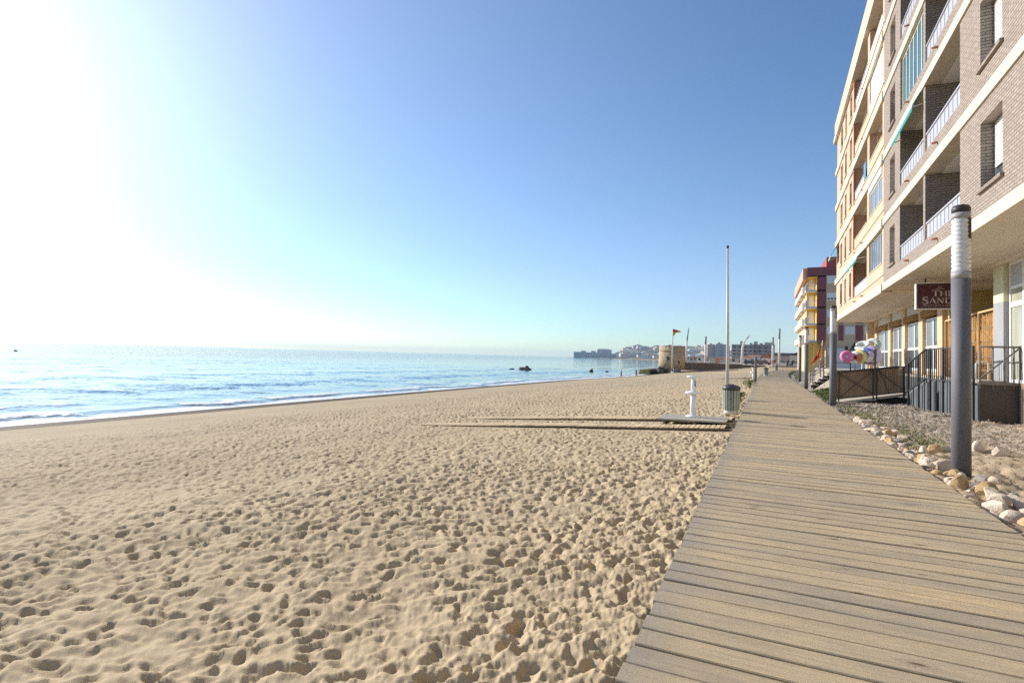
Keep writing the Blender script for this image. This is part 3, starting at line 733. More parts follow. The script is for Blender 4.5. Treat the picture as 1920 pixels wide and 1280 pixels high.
for ch, x, z, h, w in (('T', .47, .44, .235, .22), ('H', .71, .455, .20, .20), ('E', .94, .455, .20, .15),
                       ('S', .185, .195, .245, .19), ('A', .40, .21, .195, .195), ('N', .62, .21, .195, .20), ('D', .85, .21, .195, .20), ('S', 1.075, .21, .195, .145)):
    letter(ch, x, z, h, w)
def text_mesh(body, size, m):
    cu = bpy.data.curves.new('lettering', 'FONT'); cu.body = body; cu.size = size; cu.extrude = .003; cu.align_x = 'CENTER'; cu.resolution_u = 2
    o = bpy.data.objects.new('lettering', cu); S.collection.objects.link(o)
    dg = bpy.context.evaluated_depsgraph_get(); me = bpy.data.meshes.new_from_object(o.evaluated_get(dg))
    bpy.data.objects.remove(o); me.materials.clear(); me.materials.append(m); return me
o = link('lettering', text_mesh('BEACH BAR & BISTRO', .098, mat('sign_small_print', (.42, .30, .28), .5, .05, 2, 30, 0)), sg, (.70, .027, .10)); o.rotation_euler = (R_(90), 0, 0)
cr = MB()
for dx in (-.05, 0, .05): seg(cr, .70+dx*.6, .765, .70+dx, .83, .014)
seg(cr, .645, .76, .755, .76, .018); seg(cr, .57, .725, .83, .725, .022)
cr.v = [(a, b+.02, c) for a, b, c in cr.v]; cr.build('crest', mat('sign_small_print', ()), sg)
# ------------------------------------------------------------------ strip of ground between boardwalk and buildings
n = 260; xs = np.concatenate([np.linspace(2.28, 7.2, 110), np.linspace(7.3, 40, 20)]); ys = np.concatenate([np.linspace(-14, 2, 30), np.linspace(2.1, 34, 420), np.linspace(34.3, 62, 90), np.linspace(63, 130, 40)])
GXX, GYY = np.meshgrid(xs, ys)
GN = fft_noise(512, 2.4, np.random.default_rng(21), lo=2, hi=250)
GN2 = fft_noise(512, 1.8, np.random.default_rng(22), lo=20, hi=256)
def ground_z(x, y):
    return -.06+.035*sample(GN, 14, x, y)+.010*sample(GN2, 7, x, y)*sstep(2.3, 2.8, x)+.10*sstep(2.6, 5., x)*sstep(15, 24, y) \
        + .30*sstep(2.5, 4.5, x)*sstep(30, 36, y)*sstep(60, 50, y)
gr = link('ground', grid_mesh('ground', GXX, GYY, ground_z(GXX, GYY))); tag(gr, kind='structure')
t = NT('sandy_earth')
a = t.noise(t.pos, .8, 5, .6); b = t.noise(t.pos, 40, 4, .7); c3 = t.noise(t.pos, 7, 4, .7)
c = t.ramp(a, [(.3, (.40, .305, .20)), (.7, (.52, .41, .28))])
c = t.mix(t.n('ShaderNodeMapRange', {0: b, 1: .45, 2: .7, 3: 0., 4: .45}).outputs[0], c, (.27, .205, .14))
sy = t.n('ShaderNodeSeparateXYZ', {0: t.pos}).outputs[1]
gv = t.n('ShaderNodeMapRange', {0: t.math('ADD', sy, t.math('MULTIPLY', c3, 4.)), 1: 14.5, 2: 18.5, 3: 0., 4: .8}).outputs[0]
c = t.mix(gv, c, t.ramp(b, [(.35, (.26, .225, .18)), (.65, (.42, .37, .30))]))
t.set(Base_Color=c, Roughness=.95); t.b.inputs['Specular IOR Level'].default_value = .15
t.bump(t.math('ADD', b, c3), .6, .02); gr.data.materials.append(t.m)
# gravel lying on it
def scatter_stuff(name, n, region, size, mats, seed, flat=.6, keep=None):
    rng = np.random.default_rng(seed); x0, x1, y0, y1 = region
    px = rng.uniform(x0, x1, n); py = rng.uniform(y0, y1, n)
    if keep is not None: k = keep(px, py, rng); px, py = px[k], py[k]
    m = len(px); base = np.array([(1,0,0),(0,1,0),(-1,0,0),(0,-1,0),(0,0,1.),(0,0,-1.)]); tri = np.array([(0,1,4),(1,2,4),(2,3,4),(3,0,4),(1,0,5),(2,1,5),(3,2,5),(0,3,5)])
    s = rng.lognormal(0, .35, m)*size; th = rng.uniform(0, 6.28, m); j = 1+.35*rng.standard_normal((m, 6, 3))
    v = base[None]*j*s[:, None, None]*np.array([1, .75, flat])
    vx = v[..., 0]*np.cos(th)[:, None]-v[..., 1]*np.sin(th)[:, None]; vy = v[..., 0]*np.sin(th)[:, None]+v[..., 1]*np.cos(th)[:, None]
    P = np.stack([vx+px[:, None], vy+py[:, None], v[..., 2]+(ground_z(px, py)+s*.25)[:, None]], -1).reshape(-1, 3)
    F = (tri[None]+np.arange(m)[:, None, None]*6).reshape(-1, 3)
    me = bpy.data.meshes.new(name); me.from_pydata(P, [], F.tolist())
    for q in mats: me.materials.append(q)
    me.polygons.foreach_set('material_index', np.repeat(rng.integers(0, len(mats), m), 8).astype(np.int32)); me.update()
    o = link(name, me); tag(o, kind='stuff'); return o
PEB = [mat('pebble_pale', (.50, .44, .36), .9, .2, 3, 30, 0), mat('pebble_tan', (.38, .29, .20), .9, .2, 3, 30, 0), mat('pebble_grey', (.26, .24, .22), .9, .2, 3, 30, 0), mat('pebble_pink', (.46, .33, .26), .9, .2, 3, 30, 0)]
def keepg(px, py, rng):
    d = sstep(13.0, 17.5, py+ .7*np.sin(px*3)+1.2*(px-4)*.4)*.95+.05
    return rng.random(len(px)) < d
scatter_stuff('gravel', 17000, (2.45, 7.4, 9, 28.6), .022, PEB, 31, keep=keepg)
# grass: many single blades
M_GRASS = mat('grass_blade', (.115, .165, .035), .7, .35, 3, 20, 0); M_DRY = mat('dry_grass', (.33, .27, .12), .8, .3, 3, 20, 0)
def blades(name, pts, hgt, spread, seed, per=14, dry=.25, zf=ground_z):
    rng = np.random.default_rng(seed); pts = np.asarray(pts); m = len(pts)*per
    cx = np.repeat(pts[:, 0], per)+rng.normal(0, spread, m); cy = np.repeat(pts[:, 1], per)+rng.normal(0, spread, m); sc = np.repeat(pts[:, 2], per)
    th = rng.uniform(0, 6.28, m); h = hgt*sc*rng.uniform(.4, 1.15, m); w = .006+.004*rng.random(m)+h*.02; ln = rng.uniform(.1, .75, m)*h
    z = zf(cx, cy)-.005
    dx, dy = np.cos(th), np.sin(th); V = np.empty((m, 5, 3))
    for i, (f, ww) in enumerate(((0, 1), (0, -1), (.55, .8), (.55, -.8), (1, 0))):
        V[:, i, 0] = cx-dy*w*ww+dx*ln*f*f; V[:, i, 1] = cy+dx*w*ww+dy*ln*f*f; V[:, i, 2] = z+h*f*(1-.15*f)
    F = []
    o5 = np.arange(m)*5
    F = np.concatenate([np.stack([o5, o5+1, o5+3], 1), np.stack([o5, o5+3, o5+2], 1), np.stack([o5+2, o5+3, o5+4], 1)])
    me = bpy.data.meshes.new(name); me.from_pydata(V.reshape(-1, 3), [], F.tolist()); me.materials.append(M_GRASS); me.materials.append(M_DRY)
    mi = (rng.random(m) < dry).astype(np.int32); me.polygons.foreach_set('material_index', np.concatenate([mi]*3)); me.update()
    return me
rg = np.random.default_rng(41)
P = [(x, y, s) for x, y, s in zip(rg.uniform(2.5, 3.5, 900), rg.uniform(27.5, 36.5, 900), rg.uniform(.6, 1.5, 900))]
o = link('grass', blades('grass', P, .17, .05, 42, 22, .12)); tag(o, kind='stuff')
P = []
for i in range(1500):
    y = rg.uniform(13.8, 24.8); x = 2.5+abs(rg.normal(0, .75)); 
    if sample(GN, 5, np.array([x]), np.array([y]))[0] > -.25 and x < 4.6: P.append((x, y, rg.uniform(.3, .9)))
o = link('sparse_grass', blades('sparse_grass', P, .075, .08, 43, 12, .3)); tag(o, kind='stuff')

# ------------------------------------------------------------------ rocks edging the boardwalk
M_ROCK = []
for nm, c1, c2, st in (('rock_cream', (.58, .48, .37), (.72, .62, .49), (.38, .24, .13)), ('rock_pink', (.54, .42, .32), (.67, .55, .43), (.32, .21, .13)), ('rock_ochre', (.40, .27, .13), (.54, .39, .21), (.25, .14, .07)), ('rock_grey', (.30, .27, .25), (.40, .36, .33), (.22, .18, .14))):
    t = NT(nm); a = t.noise(t.pos, 4.5, 6, .65, .6); b = t.noise(t.pos, 26, 5, .7)
    c = t.ramp(a, [(.3, c1), (.65, c2)]); c = t.mix(t.n('ShaderNodeMapRange', {0: t.noise(t.pos, 3., 5, .7, 1.), 1: .52, 2: .7, 3: 0., 4: .75}).outputs[0], c, st)
    c = t.mix(t.n('ShaderNodeMapRange', {0: b, 1: .5, 2: .75, 3: 0., 4: .3}).outputs[0], c, (.24, .18, .13))
    t.set(Base_Color=c, Roughness=.88); t.b.inputs['Specular IOR Level'].default_value = .2
    t.bump(t.math('ADD', b, t.noise(t.pos, 9, 5, .7)), .7, .02); M_ROCK.append(t.m)
def rock_mesh(seed, m):
    rng = random.Random(seed); bm = bmesh.new(); bmesh.ops.create_icosphere(bm, subdivisions=3, radius=1)
    pl = []
    for i in range(13):
        d = Vector((rng.gauss(0,1), rng.gauss(0,1), rng.gauss(0,.8))).normalized(); pl.append((d, rng.uniform(.48, .82)))
    ph = [rng.uniform(0, 6) for _ in range(6)]
    for v in bm.verts:
        p = v.co.copy()
        for d, k in pl:
            e = p.dot(d)-k
            if e > 0: p -= d*e
        q = v.co
        p *= 1.12*(1+.03*math.sin(5*q.x+ph[0])*math.sin(4*q.y+ph[1])+.02*math.sin(9*q.z+ph[2]+3*q.x)+.012*math.sin(15*q.y+ph[3]))
        v.co = p
    me = bpy.data.meshes.new('rock'); bm.to_mesh(me); bm.free(); me.materials.append(m)
    for p in me.polygons: p.use_smooth = True
    try: me.set_sharp_from_angle(angle=R_(22))
    except Exception: pass
    return me
RM = [[rock_mesh(50+7*i+j, m) for j in range(5)] for i, m in enumerate(M_ROCK)]
def rock(x, y, sx, sy, sz, mi, var, rz, label, group='rocks edging the boardwalk', tilt=(0,0), zoff=.0):
    o = link('rock', RM[mi][var], None, (x, y, float(ground_z(np.array([x]), np.array([y]))[0])+sz*.30+zoff)); o.scale = (sx*.9, sy*.9, sz*.9); o.rotation_euler = (tilt[0], tilt[1], rz)
    tag(o, label, 'rock', group); return o
big = [ # the rocks one can tell apart, from the near end on
 (2.62, 7.55, .22, .20, .13, 2, 0, .4, 'ochre rock at the near end of the row, cut by the photo edge'),
 (2.52, 7.98, .21, .15, .11, 1, 1, .8, 'broad pinkish rock lying flat near the right edge of the photo'),
 (2.83, 8.22, .13, .12, .10, 3, 2, .2, 'smooth grey rounded rock in the near end of the row'),
 (2.50, 8.42, .19, .15, .11, 0, 3, 1.9, 'pale pitted rock behind the broad pinkish one'),
 (2.80, 8.62, .16, .10, .13, 1, 4, .9, 'upright wedge of pinkish rock right of the ochre block'),
 (2.62, 9.15, .21, .14, .13, 2, 1, .15, 'yellow ochre block in front of the near lamp post'),
 (2.38, 9.30, .13, .15, .14, 2, 2, 1.2, 'tan rock standing on end in front of the near lamp post'),
 (2.36, 8.72, .10, .09, .08, 1, 3, .3, 'small brown-pink rock tucked against the boards below the ochre block'),
 (2.44, 9.82, .17, .13, .10, 0, 0, .7, 'white rock at the left foot of the near lamp post'),
 (2.95, 9.95, .10, .08, .09, 1, 0, 2.1, 'small dark pink rock right of the near lamp post'),
 (2.60, 10.05, .10, .09, .10, 0, 2, 1.1, 'pale stone leaning on the base of the near lamp post'),
 (2.70, 11.05, .26, .16, .13, 1, 2, .2, 'long pale pink rock behind the near lamp post'),
 (2.46, 11.45, .15, .13, .18, 0, 4, 1.3, 'pointed white rock standing up behind the near lamp post')]
for r in big: rock(*r)
rk = random.Random(12); used = set(); y = 11.0
SHAPE = ['rounded', 'blocky', 'wedge-shaped', 'flat-sided', 'pointed']; COL = ['cream', 'pinkish', 'ochre', 'grey']
def row_label(mi, var, s, q, y):
    size = 'small' if s < .115 else ('mid-sized' if s < .15 else 'large')
    where = ('against the boards', 'midway between boards and gravel', 'on the gravel side')[q]
    part = 'just beyond the near lamp post' if y < 13 else ('in the middle of the row' if y < 15.8 else 'at the far end of the row')
    return '%s %s %s rock %s %s' % (size, COL[mi], SHAPE[var], where, part)
while y < 18.6:
    for q in range(rk.choice([2, 2, 3])):
        for tries in range(90):
            s = rk.uniform(.085, .175); mi = rk.choice([0, 0, 1, 1, 2, 0, 3, 2]); var = rk.randrange(5); lab = row_label(mi, var, s, q, y)
            if lab not in used: break
        used.add(lab)
        rock(2.41+.165*q+rk.uniform(-.05, .06), y+rk.uniform(-.1, .1), s*rk.uniform(.9, 1.35), s*rk.uniform(.8, 1.), s*rk.uniform(.6, .9), mi, var, rk.uniform(0, 6), lab, tilt=(rk.uniform(-.3, .3), rk.uniform(-.3, .3)))
    y += rk.uniform(.16, .24)
for x, yy, s, mi, lab in ((2.42, 8.15, .07, 0, 'small cream stone between the pinkish slab and the pale pitted rock'), (2.70, 8.95, .08, 1, 'small pinkish stone in front of the ochre block'), (2.95, 8.5, .08, 2, 'small ochre stone right of the upright wedge'), (2.55, 8.7, .06, 1, 'tiny pinkish stone between the pitted rock and the ochre block'),
        (2.42, 9.05, .06, 0, 'tiny cream stone below the tan rock standing on end'), (2.9, 7.75, .08, 0, 'small cream stone beside the ochre rock at the near end'), (2.36, 9.6, .07, 2, 'small ochre stone against the boards left of the near lamp post'), (2.66, 9.6, .07, 0, 'small cream stone between the ochre block and the near lamp post')):
    rock(x, yy, s*1.2, s, s*.7, mi, rk.randrange(5), rk.uniform(0, 6), lab)
y = 7.5
while y < 11.0:
    for tries in range(90):
        s = rk.uniform(.08, .13); mi = rk.choice([0, 0, 1, 1, 2, 3]); var = rk.randrange(5); q = rk.randrange(3)
        lab = row_label(mi, var, s, q, 12).replace('just beyond the near lamp post', 'before the near lamp post')
        if lab not in used: break
    used.add(lab); rock(2.40+.22*q+rk.uniform(-.05, .05), y, s*rk.uniform(1., 1.4), s, s*rk.uniform(.55, .8), mi, var, rk.uniform(0, 6), lab, tilt=(rk.uniform(-.3, .3), rk.uniform(-.3, .3)))
    y += rk.uniform(.11, .19)
rock(3.08, 13.6, .16, .12, .17, 2, 3, .5, 'ochre wedge of rock standing on the gravel left of the near lamp post')
rock(3.32, 13.75, .24, .13, .12, 3, 1, .1, 'long dark brown rock lying on the gravel beside the near lamp post')
rock(3.55, 14.1, .14, .12, .10, 0, 2, 1.5, 'cream rock half hidden behind the near lamp post')
rock(3.75, 13.55, .15, .12, .16, 1, 1, .9, 'pinkish rock just right of the near lamp post on the gravel')
rock(4.02, 13.35, .21, .13, .13, 0, 4, .3, 'cream rock lying alone on bare earth right of the near lamp post')

# ------------------------------------------------------------------ raised terrace with steps, ramp and railings
M_CONC = mat('concrete', (.45, .40, .33), .85, .12, 2, 25, .15, stain=(.22, .18, .14), stain_amt=.4)
M_BLACKP = mat('black_panel', (.10, .11, .12), .55, .2, 1.5, 20, .1, spec=.4, stain=(.20, .19, .17), stain_amt=.35)
M_RAIL = mat('grey_brown_steel', (.15, .13, .12), .55, .25, 3, 40, .1, spec=.4)
tr = thing('raised_terrace', 'raised concrete terrace in front of the restaurant windows with railing and steps', 'terrace', (0,0,0))
s = MB(); s.box(3.42, 6.9, 35.0, 47.0, -.2, 1.13); s.build('base_wall', mat('terrace_wall', (.30, .26, .20), .9, .15, 2, 20, .1), tr)
s = MB(); s.box(3.36, 6.9, 34.92, 47.05, 1.132, 1.27); s.build('floor_slab', M_CONC, tr)
s = MB(); s.box(5.75, 6.55, 20.4, 34.9, -.2, 1.14); s.build('walkway_wall', M_BLACKP, tr); s = MB(); s.box(5.70, 6.30, 20.35, 34.95, 1.142, 1.24); s.build('walkway_slab', M_CONC, tr)
for i in range(5):
    x = 2.42+.235*i; s = MB(); s.box(x, x+.29, 35.2, 37.0, .36+.185*i, .42+.185*i); s.build('step', M_CONC, tr)
s = MB()
for yy in (35.35, 36.85): s.add([(2.45, yy, .1), (2.45, yy, .36), (3.42, yy, 1.10), (3.42, yy, .85), (2.45, yy+.08, .1), (2.45, yy+.08, .36), (3.42, yy+.08, 1.10), (3.42, yy+.08, .85)], [(0,1,2,3),(7,6,5,4),(0,4,5,1),(1,5,6,2),(2,6,7,3),(3,7,4,0)])
s.build('step_stringer', M_DARK, tr)
for yy in (35.15, 37.05):
    s = MB()
    for dz in (.45, .68, .92): s.tube([(2.40, yy, .42+dz), (3.50, yy, 1.27+dz)], .025, 6)
    for x, z in ((2.42, .42), (2.95, .8), (3.48, 1.27)): s.tube([(x, yy, z-.1), (x, yy, z+.95)], .025, 6)
    s.build('handrail', M_RAIL, tr)
s = MB()
for z in (1.68, 2.16): s.tube([(3.5, 35.0, z), (5.35, 35.0, z)], .028, 6)
for x in (3.52, 4.42): s.tube([(x, 35.0, 1.27), (x, 35.0, 2.16)], .024, 6)
s.bar((5.35, 35.0, .2), (5.35, 35.0, 2.45), .09)
s.build('guard_rail', M_RAIL, tr)

# ramp with reed-clad sides
rp_ = thing('access_ramp', 'access ramp with brown reed-clad sides and black cross-braced railing behind the second lamp post', 'ramp', (0,0,0))
RY = 26.7
def rx(x): return .10+(x-2.85)/(5.05-2.85)*.40
s = MB(); s.add([(2.7, RY, .0), (5.15, RY, rx(5.05)), (5.15, RY+1.4, rx(5.05)), (2.7, RY+1.4, .0), (2.7, RY, -.09), (5.15, RY, rx(5.05)-.10), (5.15, RY+1.4, rx(5.05)-.10), (2.7, RY+1.4, -.09)], [(0,1,2,3),(7,6,5,4),(0,4,5,1),(1,5,6,2),(2,6,7,3),(3,7,4,0)]); s.build('ramp_slab', M_CONC, rp_)
M_SCR = mat('reed_screen_cloth', (.30, .205, .13), .9, .2, 2, 70, .3)
for yy in (RY+.05, RY+1.35):
    for a, b in ((2.82, 4.12), (4.16, 5.05)):
        s = MB(); q = random.Random(int(a*100)); n = int((b-a)/.035)
        for i in range(n):
            x0 = a+(b-a)*i/n; x1 = a+(b-a)*(i+1)/n-.004; dy = q.uniform(-.006, .006)
            z0 = rx((x0+x1)/2)+.06; z1 = 1.22+(x0-2.82)*.145-q.uniform(0, .02)
            s.box(x0, x1, yy+dy-.008, yy+dy+.008, z0, z1)
        o = s.build('reed_panel', M_SCR, rp_)
    s = MB(); y2 = yy-.035
    s.bar((2.75, y2, 1.235), (5.12, y2, 1.565), .06, .05); s.bar((2.78, y2, .16), (5.1, y2, rx(5.05)+.05), .04, .04)
    for x in (2.80, 4.02, 4.14, 5.06): s.bar((x, y2-.002, rx(x)-.3), (x, y2-.002, 1.24+(x-2.75)*.139), .06 if x > 5 else .045)
    for (xa, xb) in ((2.82, 4.0), (4.16, 5.05)):
        za, zb_ = rx(xa)+.1, 1.2+(xa-2.82)*.14
        s.bar((xa, y2-.03, zb_), (xb, y2-.03, rx(xb)+.1), .025); 
        if xa < 3: s.bar((xa, y2-.05, za), (xb, y2-.05, 1.2+(xb-2.82)*.14), .025)
        else: s.bar((xa+.05, y2-.05, zb_), (xa+.4, y2-.05, rx(xa)+.1), .02)
    s.build('railing_frame', M_STEEL, rp_)
s = MB(); s.box(4.3, 5.3, RY+.2, RY+1.2, -.15, .28); s.build('under_ramp_shade', M_DARK, rp_)  # near-black block added to stand for the shaded void beneath the slab
s = MB(); s.box(2.35, 4.9, RY-.35, RY-.2, -.06, .05); s.build('kerb_stone', M_CONC, rp_)

# black picket railing beside the walkway: pickets follow the sloping ramp, panels below
pr = thing('picket_railing', 'black steel picket railing with dark panels below, rising beside the ramp to the shop walkway', 'railing', (0,0,0))
A = Vector((5.62, 20.62, 0)); Bp = Vector((5.02, 26.3, 0)); Ln = (Bp-A).length; dv = (Bp-A)/Ln
def ptop(d): return 2.24 if d < 3.6 else 2.24-(d-3.6)*.30
def pbot(d): return ptop(d)-1.06
npk = 32
for i in range(npk+1):
    d = Ln*i/npk; p = A+dv*d; s = MB(); big_ = i % 6 == 0
    w = .055 if big_ else .028
    z0 = -.08 if (big_ or i % 6 == 3) else pbot(d)-.02
    s.bar((p.x, p.y, z0), (p.x, p.y, ptop(d)+(.02 if big_ else -.045)), w); s.build('post' if big_ else 'picket', M_STEEL, pr)
s = MB()
for z in (0, 1):
    for d0, d1 in ((0, 3.6), (3.6, Ln)):
        f = ptop if z else pbot; a, b = A+dv*d0, A+dv*d1
        s.bar((a.x, a.y, f(d0)-.02), (b.x, b.y, f(d1)-.02), .05, .04)
s.build('rail', M_STEEL, pr)
nrm = Vector((dv.y, -dv.x, 0))*.10
if nrm.x < 0: nrm = -nrm
for d0, d1 in ((0.0, .95), (1.0, 1.5), (1.75, 2.75), (3.1, 3.75), (3.8, 4.6), (4.65, Ln)):
    a, b = A+dv*d0+nrm, A+dv*d1+nrm; s = MB()
    s.add([(a.x, a.y, -.1), (b.x, b.y, -.1), (b.x, b.y, pbot(d1)-.10), (a.x, a.y, pbot(d0)-.10), (a.x+.03, a.y, -.1), (b.x+.03, b.y, -.1), (b.x+.03, b.y, pbot(d1)-.10), (a.x+.03, a.y, pbot(d0)-.10)], [(0,1,2,3),(7,6,5,4),(0,4,5,1),(1,5,6,2),(2,6,7,3),(3,7,4,0)])
    s.build('side_panel', M_BLACKP, pr)
for i in range(3):
    s = MB(); s.box(5.66+.30*i, 5.66+.30*i+.296, 20.30, 20.335, -.1, 1.12); s.build('front_panel', M_STEEL, pr)
s = MB(); s.box(5.64, 6.60, 20.27, 20.34, 1.12, 1.20); s.build('front_cap', M_RAIL, pr)
# guard rail across the end of the walkway
gd = thing('guard_rail', 'grey tube guard rail with a diagonal brace above the dark wall beside the shopfront', 'railing', (0,0,0))
s = MB(); yy = 20.30
for z in (2.22,): s.tube([(5.66, yy, z), (6.60, yy-.02, z)], .028, 8)
for x in (5.68, 5.98, 6.24, 6.45): s.tube([(x, yy, 1.0), (x, yy, 2.22)], .022, 8)
s.bar((6.60, yy-.02, -.1), (6.60, yy-.02, 2.26), .07); s.tube([(5.70, yy+.03, 1.30), (6.60, yy+.03, 2.2)], .022, 8)
s.build('rail', M_RAIL, gd)
hr = thing('handrail', 'white bent handrail on the walkway just right of the near lamp post', 'handrail', (0,0,0))
s = MB(); s.tube([(5.75, 20.9, 1.24), (5.75, 20.9, 1.70), (5.80, 20.95, 1.78), (6.02, 20.97, 1.79), (6.08, 20.99, 1.74), (6.08, 20.99, 1.24)], .025, 8); s.build('tube', M_WHITE, hr)
# ------------------------------------------------------------------ lamp posts
t = NT('lamp_lens')                       # frosted ribbed acrylic, seen as milky white by day
n = t.noise(t.mapping(t.pos, (6, 6, 30)), 1.5, 4, .6)
t.set(Base_Color=t.ramp(n, [(.3, (.56, .57, .56)), (.7, (.76, .76, .74))]), Roughness=.22); t.b.inputs['Specular IOR Level'].default_value = .7
M_LENS = t.m
t = NT('lamp_column_paint'); a = t.noise(t.pos, 3, 4, .6); b = t.noise(t.pos, 120, 3, .75)
c = t.ramp(b, [(.3, (.09, .087, .098)), (.7, (.185, .18, .195))]); c = t.mix(t.n('ShaderNodeMapRange', {0: a, 1: .4, 2: .7, 3: 0., 4: .35}).outputs[0], c, (.16, .155, .18))
t.set(Base_Color=c, Roughness=.62); t.bump(b, .5, .004); M_COL = t.m
def lamp_post(x, y, zb, label, ztop=None):
    L = thing('lamp_post', label, 'lamp post', (x, y, zb), R_(20), 'lamp posts along the boardwalk')
    s = MB(); s.lathe([(0.1225, -0.1185), (0.1225, 2.95)], 28); s.build('column', M_COL, L)
    s = MB(); s.lathe([(0.1240, 2.95), (0.1240, 3.06), (0.1185, 3.06)], 28); s.build('collar', mat('grey_collar', (.36, .35, .34), .5, .1, 3, 30, .05), L)
    pr_ = [(0.1185, 3.06)]; z = 3.06
    for i in range(12): pr_ += [(0.1201, z+.012), (0.1185, z+.04), (0.1060, z+.058)]; z += .0675
    pr_ += [(0.1185, z)]
    s = MB(); s.lathe(pr_, 32); s.build('lens', M_LENS, L)
    s = MB(); s.lathe([(.05, 3.07), (.05, z-.05)], 14)
    for i in range(6): s.lathe([(.05, 3.12+i*.125), (.115, 3.13+i*.125), (.115, 3.14+i*.125), (.05, 3.15+i*.125)], 20)
    s.build('lamp_core', M_WHITE, L)
    s = MB()
    for i in range(-3, 3):
        a0, a1 = -1.0+i*.11, -1.0+(i+1)*.11
        s.add([(0.1205*math.cos(q), 0.1205*math.sin(q), zz) for zz in (3.55, 3.87) for q in (a0, a1)]+[(0.1248*math.cos(q), 0.1248*math.sin(q), zz) for zz in (3.55, 3.87) for q in (a0, a1)], [(4,5,7,6),(0,2,3,1),(0,1,5,4),(2,6,7,3),(0,4,6,2),(1,3,7,5)])
    s.build('control_plate', M_STEEL, L)
    s = MB(); s.lathe([(0.1217, z), (0.1217, z+.09), (0.1153, z+.09)], 28); s.build('top_ring', mat('grey_collar', ()), L)
    s = MB(); s.lathe([(0.1185, z+.09), (0.1201, z+.16), (0.1027, z+.20), (.07, z+.215), (0.001, z+.22)], 28); s.build('cap', M_STEEL, L)
    return L
lp = lamp_post(2.70, 10.45, 0, 'tall dark grey column lamp with a ribbed clear lens, nearest the camera among the rocks')
copy_tree(lp, 'grey column lamp standing in front of the reed-clad ramp', (2.42, 25.0, -.18))
copy_tree(lp, 'grey column lamp at the foot of the terrace steps beside the grass', (2.42, 40.6, -.12))
copy_tree(lp, 'grey column lamp beyond the terrace steps, farthest on the right of the boardwalk', (2.75, 54.5, -.05))
l5 = thing('lamp_post', 'short grey post on the sand side of the boardwalk beside a white foot shower', 'post', (-.78, 53.2, 0), 0, None)
s = MB(); s.lathe([(.10, -.3), (.10, 1.95), (.085, 2.02), (0.001, 2.03)], 16); s.build('column', M_COL, l5)

# ------------------------------------------------------------------ litter bins
def bin_(x, y, zb, label):
    b = thing('litter_bin', label, 'litter bin', (x, y, zb), 0, 'slatted litter bins on the beach')
    s = MB(); s.lathe([(.21, 0), (.215, .12), (.20, .125)], 24); s.build('base', mat('white_concrete', (.70, .66, .60), .85, .1, 3, 30, .1), b)
    s = MB(); s.lathe([(.20, .124), (.225, .75), (.22, .755)], 24); s.build('liner', mat('bin_liner', (.06, .065, .06), .7, .2, 3, 30, .05), b)
    for i in range(18):
        a = 2*math.pi*i/18; s = MB(); w = .036
        c, q = math.cos(a), math.sin(a); T = lambda r, tt, z: (r*c-tt*q, r*q+tt*c, z)
        pts = [T(.222, -w, .125), T(.222, w, .125), T(.248, w*.8, .14), T(.248, -w*.8, .14), T(.238, -w, .75), T(.238, w, .75), T(.262, w*.8, .74), T(.262, -w*.8, .74)]
        s.add(pts, [(0,1,2,3),(4,7,6,5),(0,4,5,1),(1,5,6,2),(2,6,7,3),(3,7,4,0)])
        s.build('slat', mat('bin_slat', (.33, .37, .31), .6, .15, 3, 30, .1, rand=.22), b)
    s = MB(); s.lathe([(.255, .752), (.27, .775), (.272, .83), (.25, .875), (.19, .905), (.16, .91)], 26); s.box(-.09, .09, -.05, .05, .905, .935); s.build('lid', mat('bin_lid', (.055, .06, .07), .45, .2, 3, 30, .05, spec=.5), b)
    return b
b1 = bin_(-.97, 18.70, -.07, 'green slatted litter bin with dark lid beside the boardwalk, nearest the camera')
copy_tree(b1, 'dark slatted litter bin on the sand edge farther along the boardwalk', (.05, 68.4, .02))
copy_tree(b1, 'small distant litter bin at the far bend of the boardwalk', (1.7, 104.5, .1))

